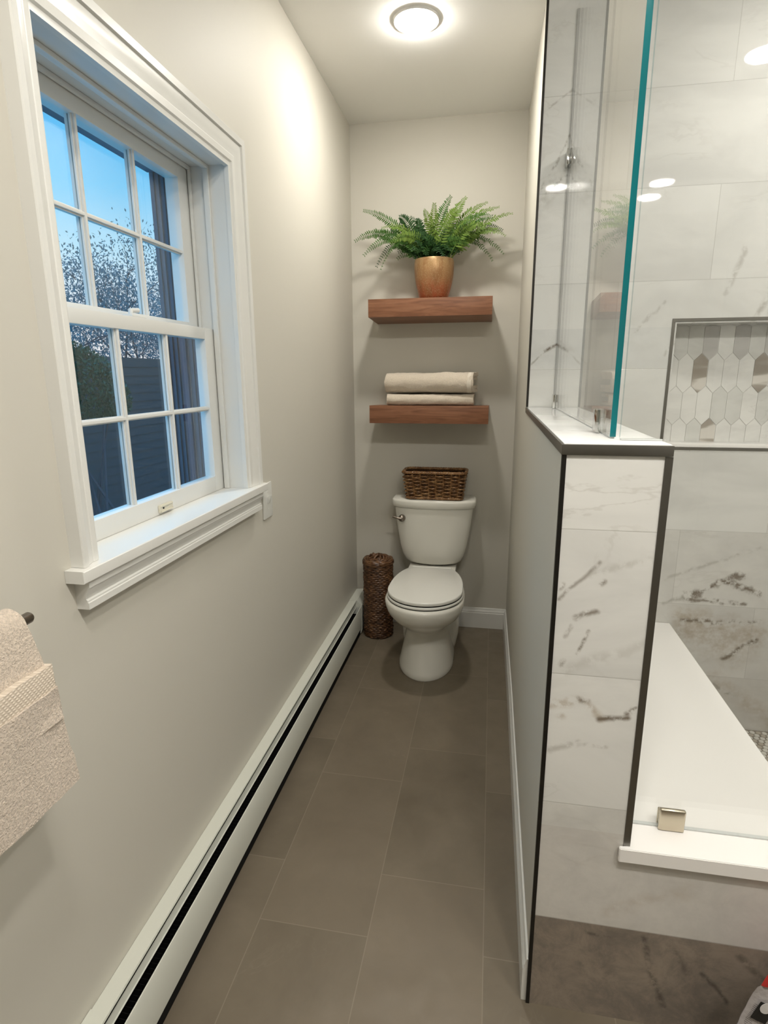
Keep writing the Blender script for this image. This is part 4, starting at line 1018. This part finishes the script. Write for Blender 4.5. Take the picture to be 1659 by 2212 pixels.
# ================================================================== PACKET ON THE FLOOR
def packet():
    root = thing('plastic_packet', 'printed grey plastic packet with red top on the floor at lower right', 'packet', (0.66, 1.00, 0.0))
    k = NT('packet_film'); P = k.obj(); x, y, z = k.xyz(P)
    ln = k.math('GREATER_THAN', k.math('SINE', k.math('MULTIPLY', k.math('ADD', z, k.math('MULTIPLY', x, 0.4)), 1500)), 0.2)
    blk = k.mr(k.noise(k.vec(k.math('MULTIPLY', x, 2.0), 0.0, z), 60, 2), 0.42, 0.48)
    zone = k.math('MULTIPLY', k.math('LESS_THAN', z, 0.235), k.math('GREATER_THAN', k.math('SUBTRACT', x, k.math('MULTIPLY', z, 0.3)), -0.175))
    c = k.mix(k.math('MULTIPLY', k.math('MULTIPLY', ln, blk), k.math('MULTIPLY', zone, 0.7)), (0.42, 0.39, 0.385), (0.10, 0.09, 0.09))
    film = k.bsdf(c, 0.22, spec=0.6, normal=k.bump(k.noise(P, 22, 4), 0.6, 0.01))
    red = paint('red_plastic', (0.50, 0.035, 0.03), 0.3, 0.5)
    blackp = paint('black_print', (0.012, 0.012, 0.012), 0.3, 0.5); whitep = paint('white_print', (0.6, 0.58, 0.57), 0.3, 0.5); yel = paint('ochre_print', (0.42, 0.33, 0.14), 0.3, 0.5)
    # pillow pouch, standing and leaning on the tiled bench front
    ax = Vector((0.98, 0.20, 0)).normalized(); lean = Vector((0.28, 0.02, 1)).normalized(); nor = ax.cross(lean).normalized(); o = Vector((0.577, 1.015, 0.002))
    def pt(u, v, d): return o+ax*u+lean*v+nor*d
    bm = BM(); rings = []; n = 28; W, Hh, Th = 0.100, 0.285, 0.030
    for j in range(15):
        v = Hh*j/14; prof = max(0.03, math.sin(PI*min(1, 0.12+0.88*j/14))**0.55) if j < 14 else 0.03; w = W*(1-0.04*math.sin(PI*j/14)); r = []
        for i in range(n):
            a = 2*PI*i/n; u = w*math.copysign(abs(math.cos(a))**0.8, math.cos(a)); d = Th*prof*math.sin(a)*(1-0.55*(u/w)**2)
            d += 0.005*mnoise.noise(Vector((u*30, v*30, 2.0)))
            r.append(pt(u, v, d))
        rings.append(r)
    loft(bm, rings); build('film_body', bm, film, root, 60)
    bm = BM(); rings = []
    for v, w, t in ((Hh+0.001, 0.092, 0.010), (Hh+0.020, 0.092, 0.012), (Hh+0.058, 0.086, 0.010), (Hh+0.072, 0.080, 0.006)):
        rings.append([pt(w*math.cos(2*PI*i/20), v, t*math.sin(2*PI*i/20)) for i in range(20)])
    loft(bm, rings); build('red_top', bm, red, root, 50, 'red plastic top')
    def decal(name, poly, mat, lift):
        bm = BM()
        def dd(u, v):
            prof = max(0.03, math.sin(PI*min(1, 0.12+0.88*v/Hh))**0.55); w = W*(1-0.04*math.sin(PI*v/Hh)); 
            c_ = max(-1, min(1, abs(u)/w))**(1/0.8); s = math.sqrt(max(0, 1-c_*c_)); return Th*prof*s*(1-0.55*(u/w)**2)+0.0030+lift
        prism(bm, poly, lambda u, v: pt(u, v, dd(u, v)), lambda u, v: pt(u, v, dd(u, v)+0.0006)); build(name, bm, mat, root, 0)
    decal('black_panel', [(-0.088, 0.212), (-0.062, 0.206), (-0.056, 0.246), (-0.084, 0.254)], blackp, 0.0)
    decal('white_emblem', [(-0.072+0.010*math.cos(2*PI*i/16), 0.242+0.012*math.sin(2*PI*i/16)) for i in range(16)], whitep, 0.0012)
    tri = [(-0.090, 0.150), (-0.062, 0.150), (-0.076, 0.174)]
    decal('warning_triangle', tri, yel, 0.0)
    decal('triangle_centre', [(-0.083, 0.154), (-0.069, 0.154), (-0.076, 0.167)], whitep, 0.0012)
    decal('print_bar', [(-0.056, 0.146), (-0.050, 0.146), (-0.050, 0.172), (-0.056, 0.172)], blackp, 0.0)
packet()
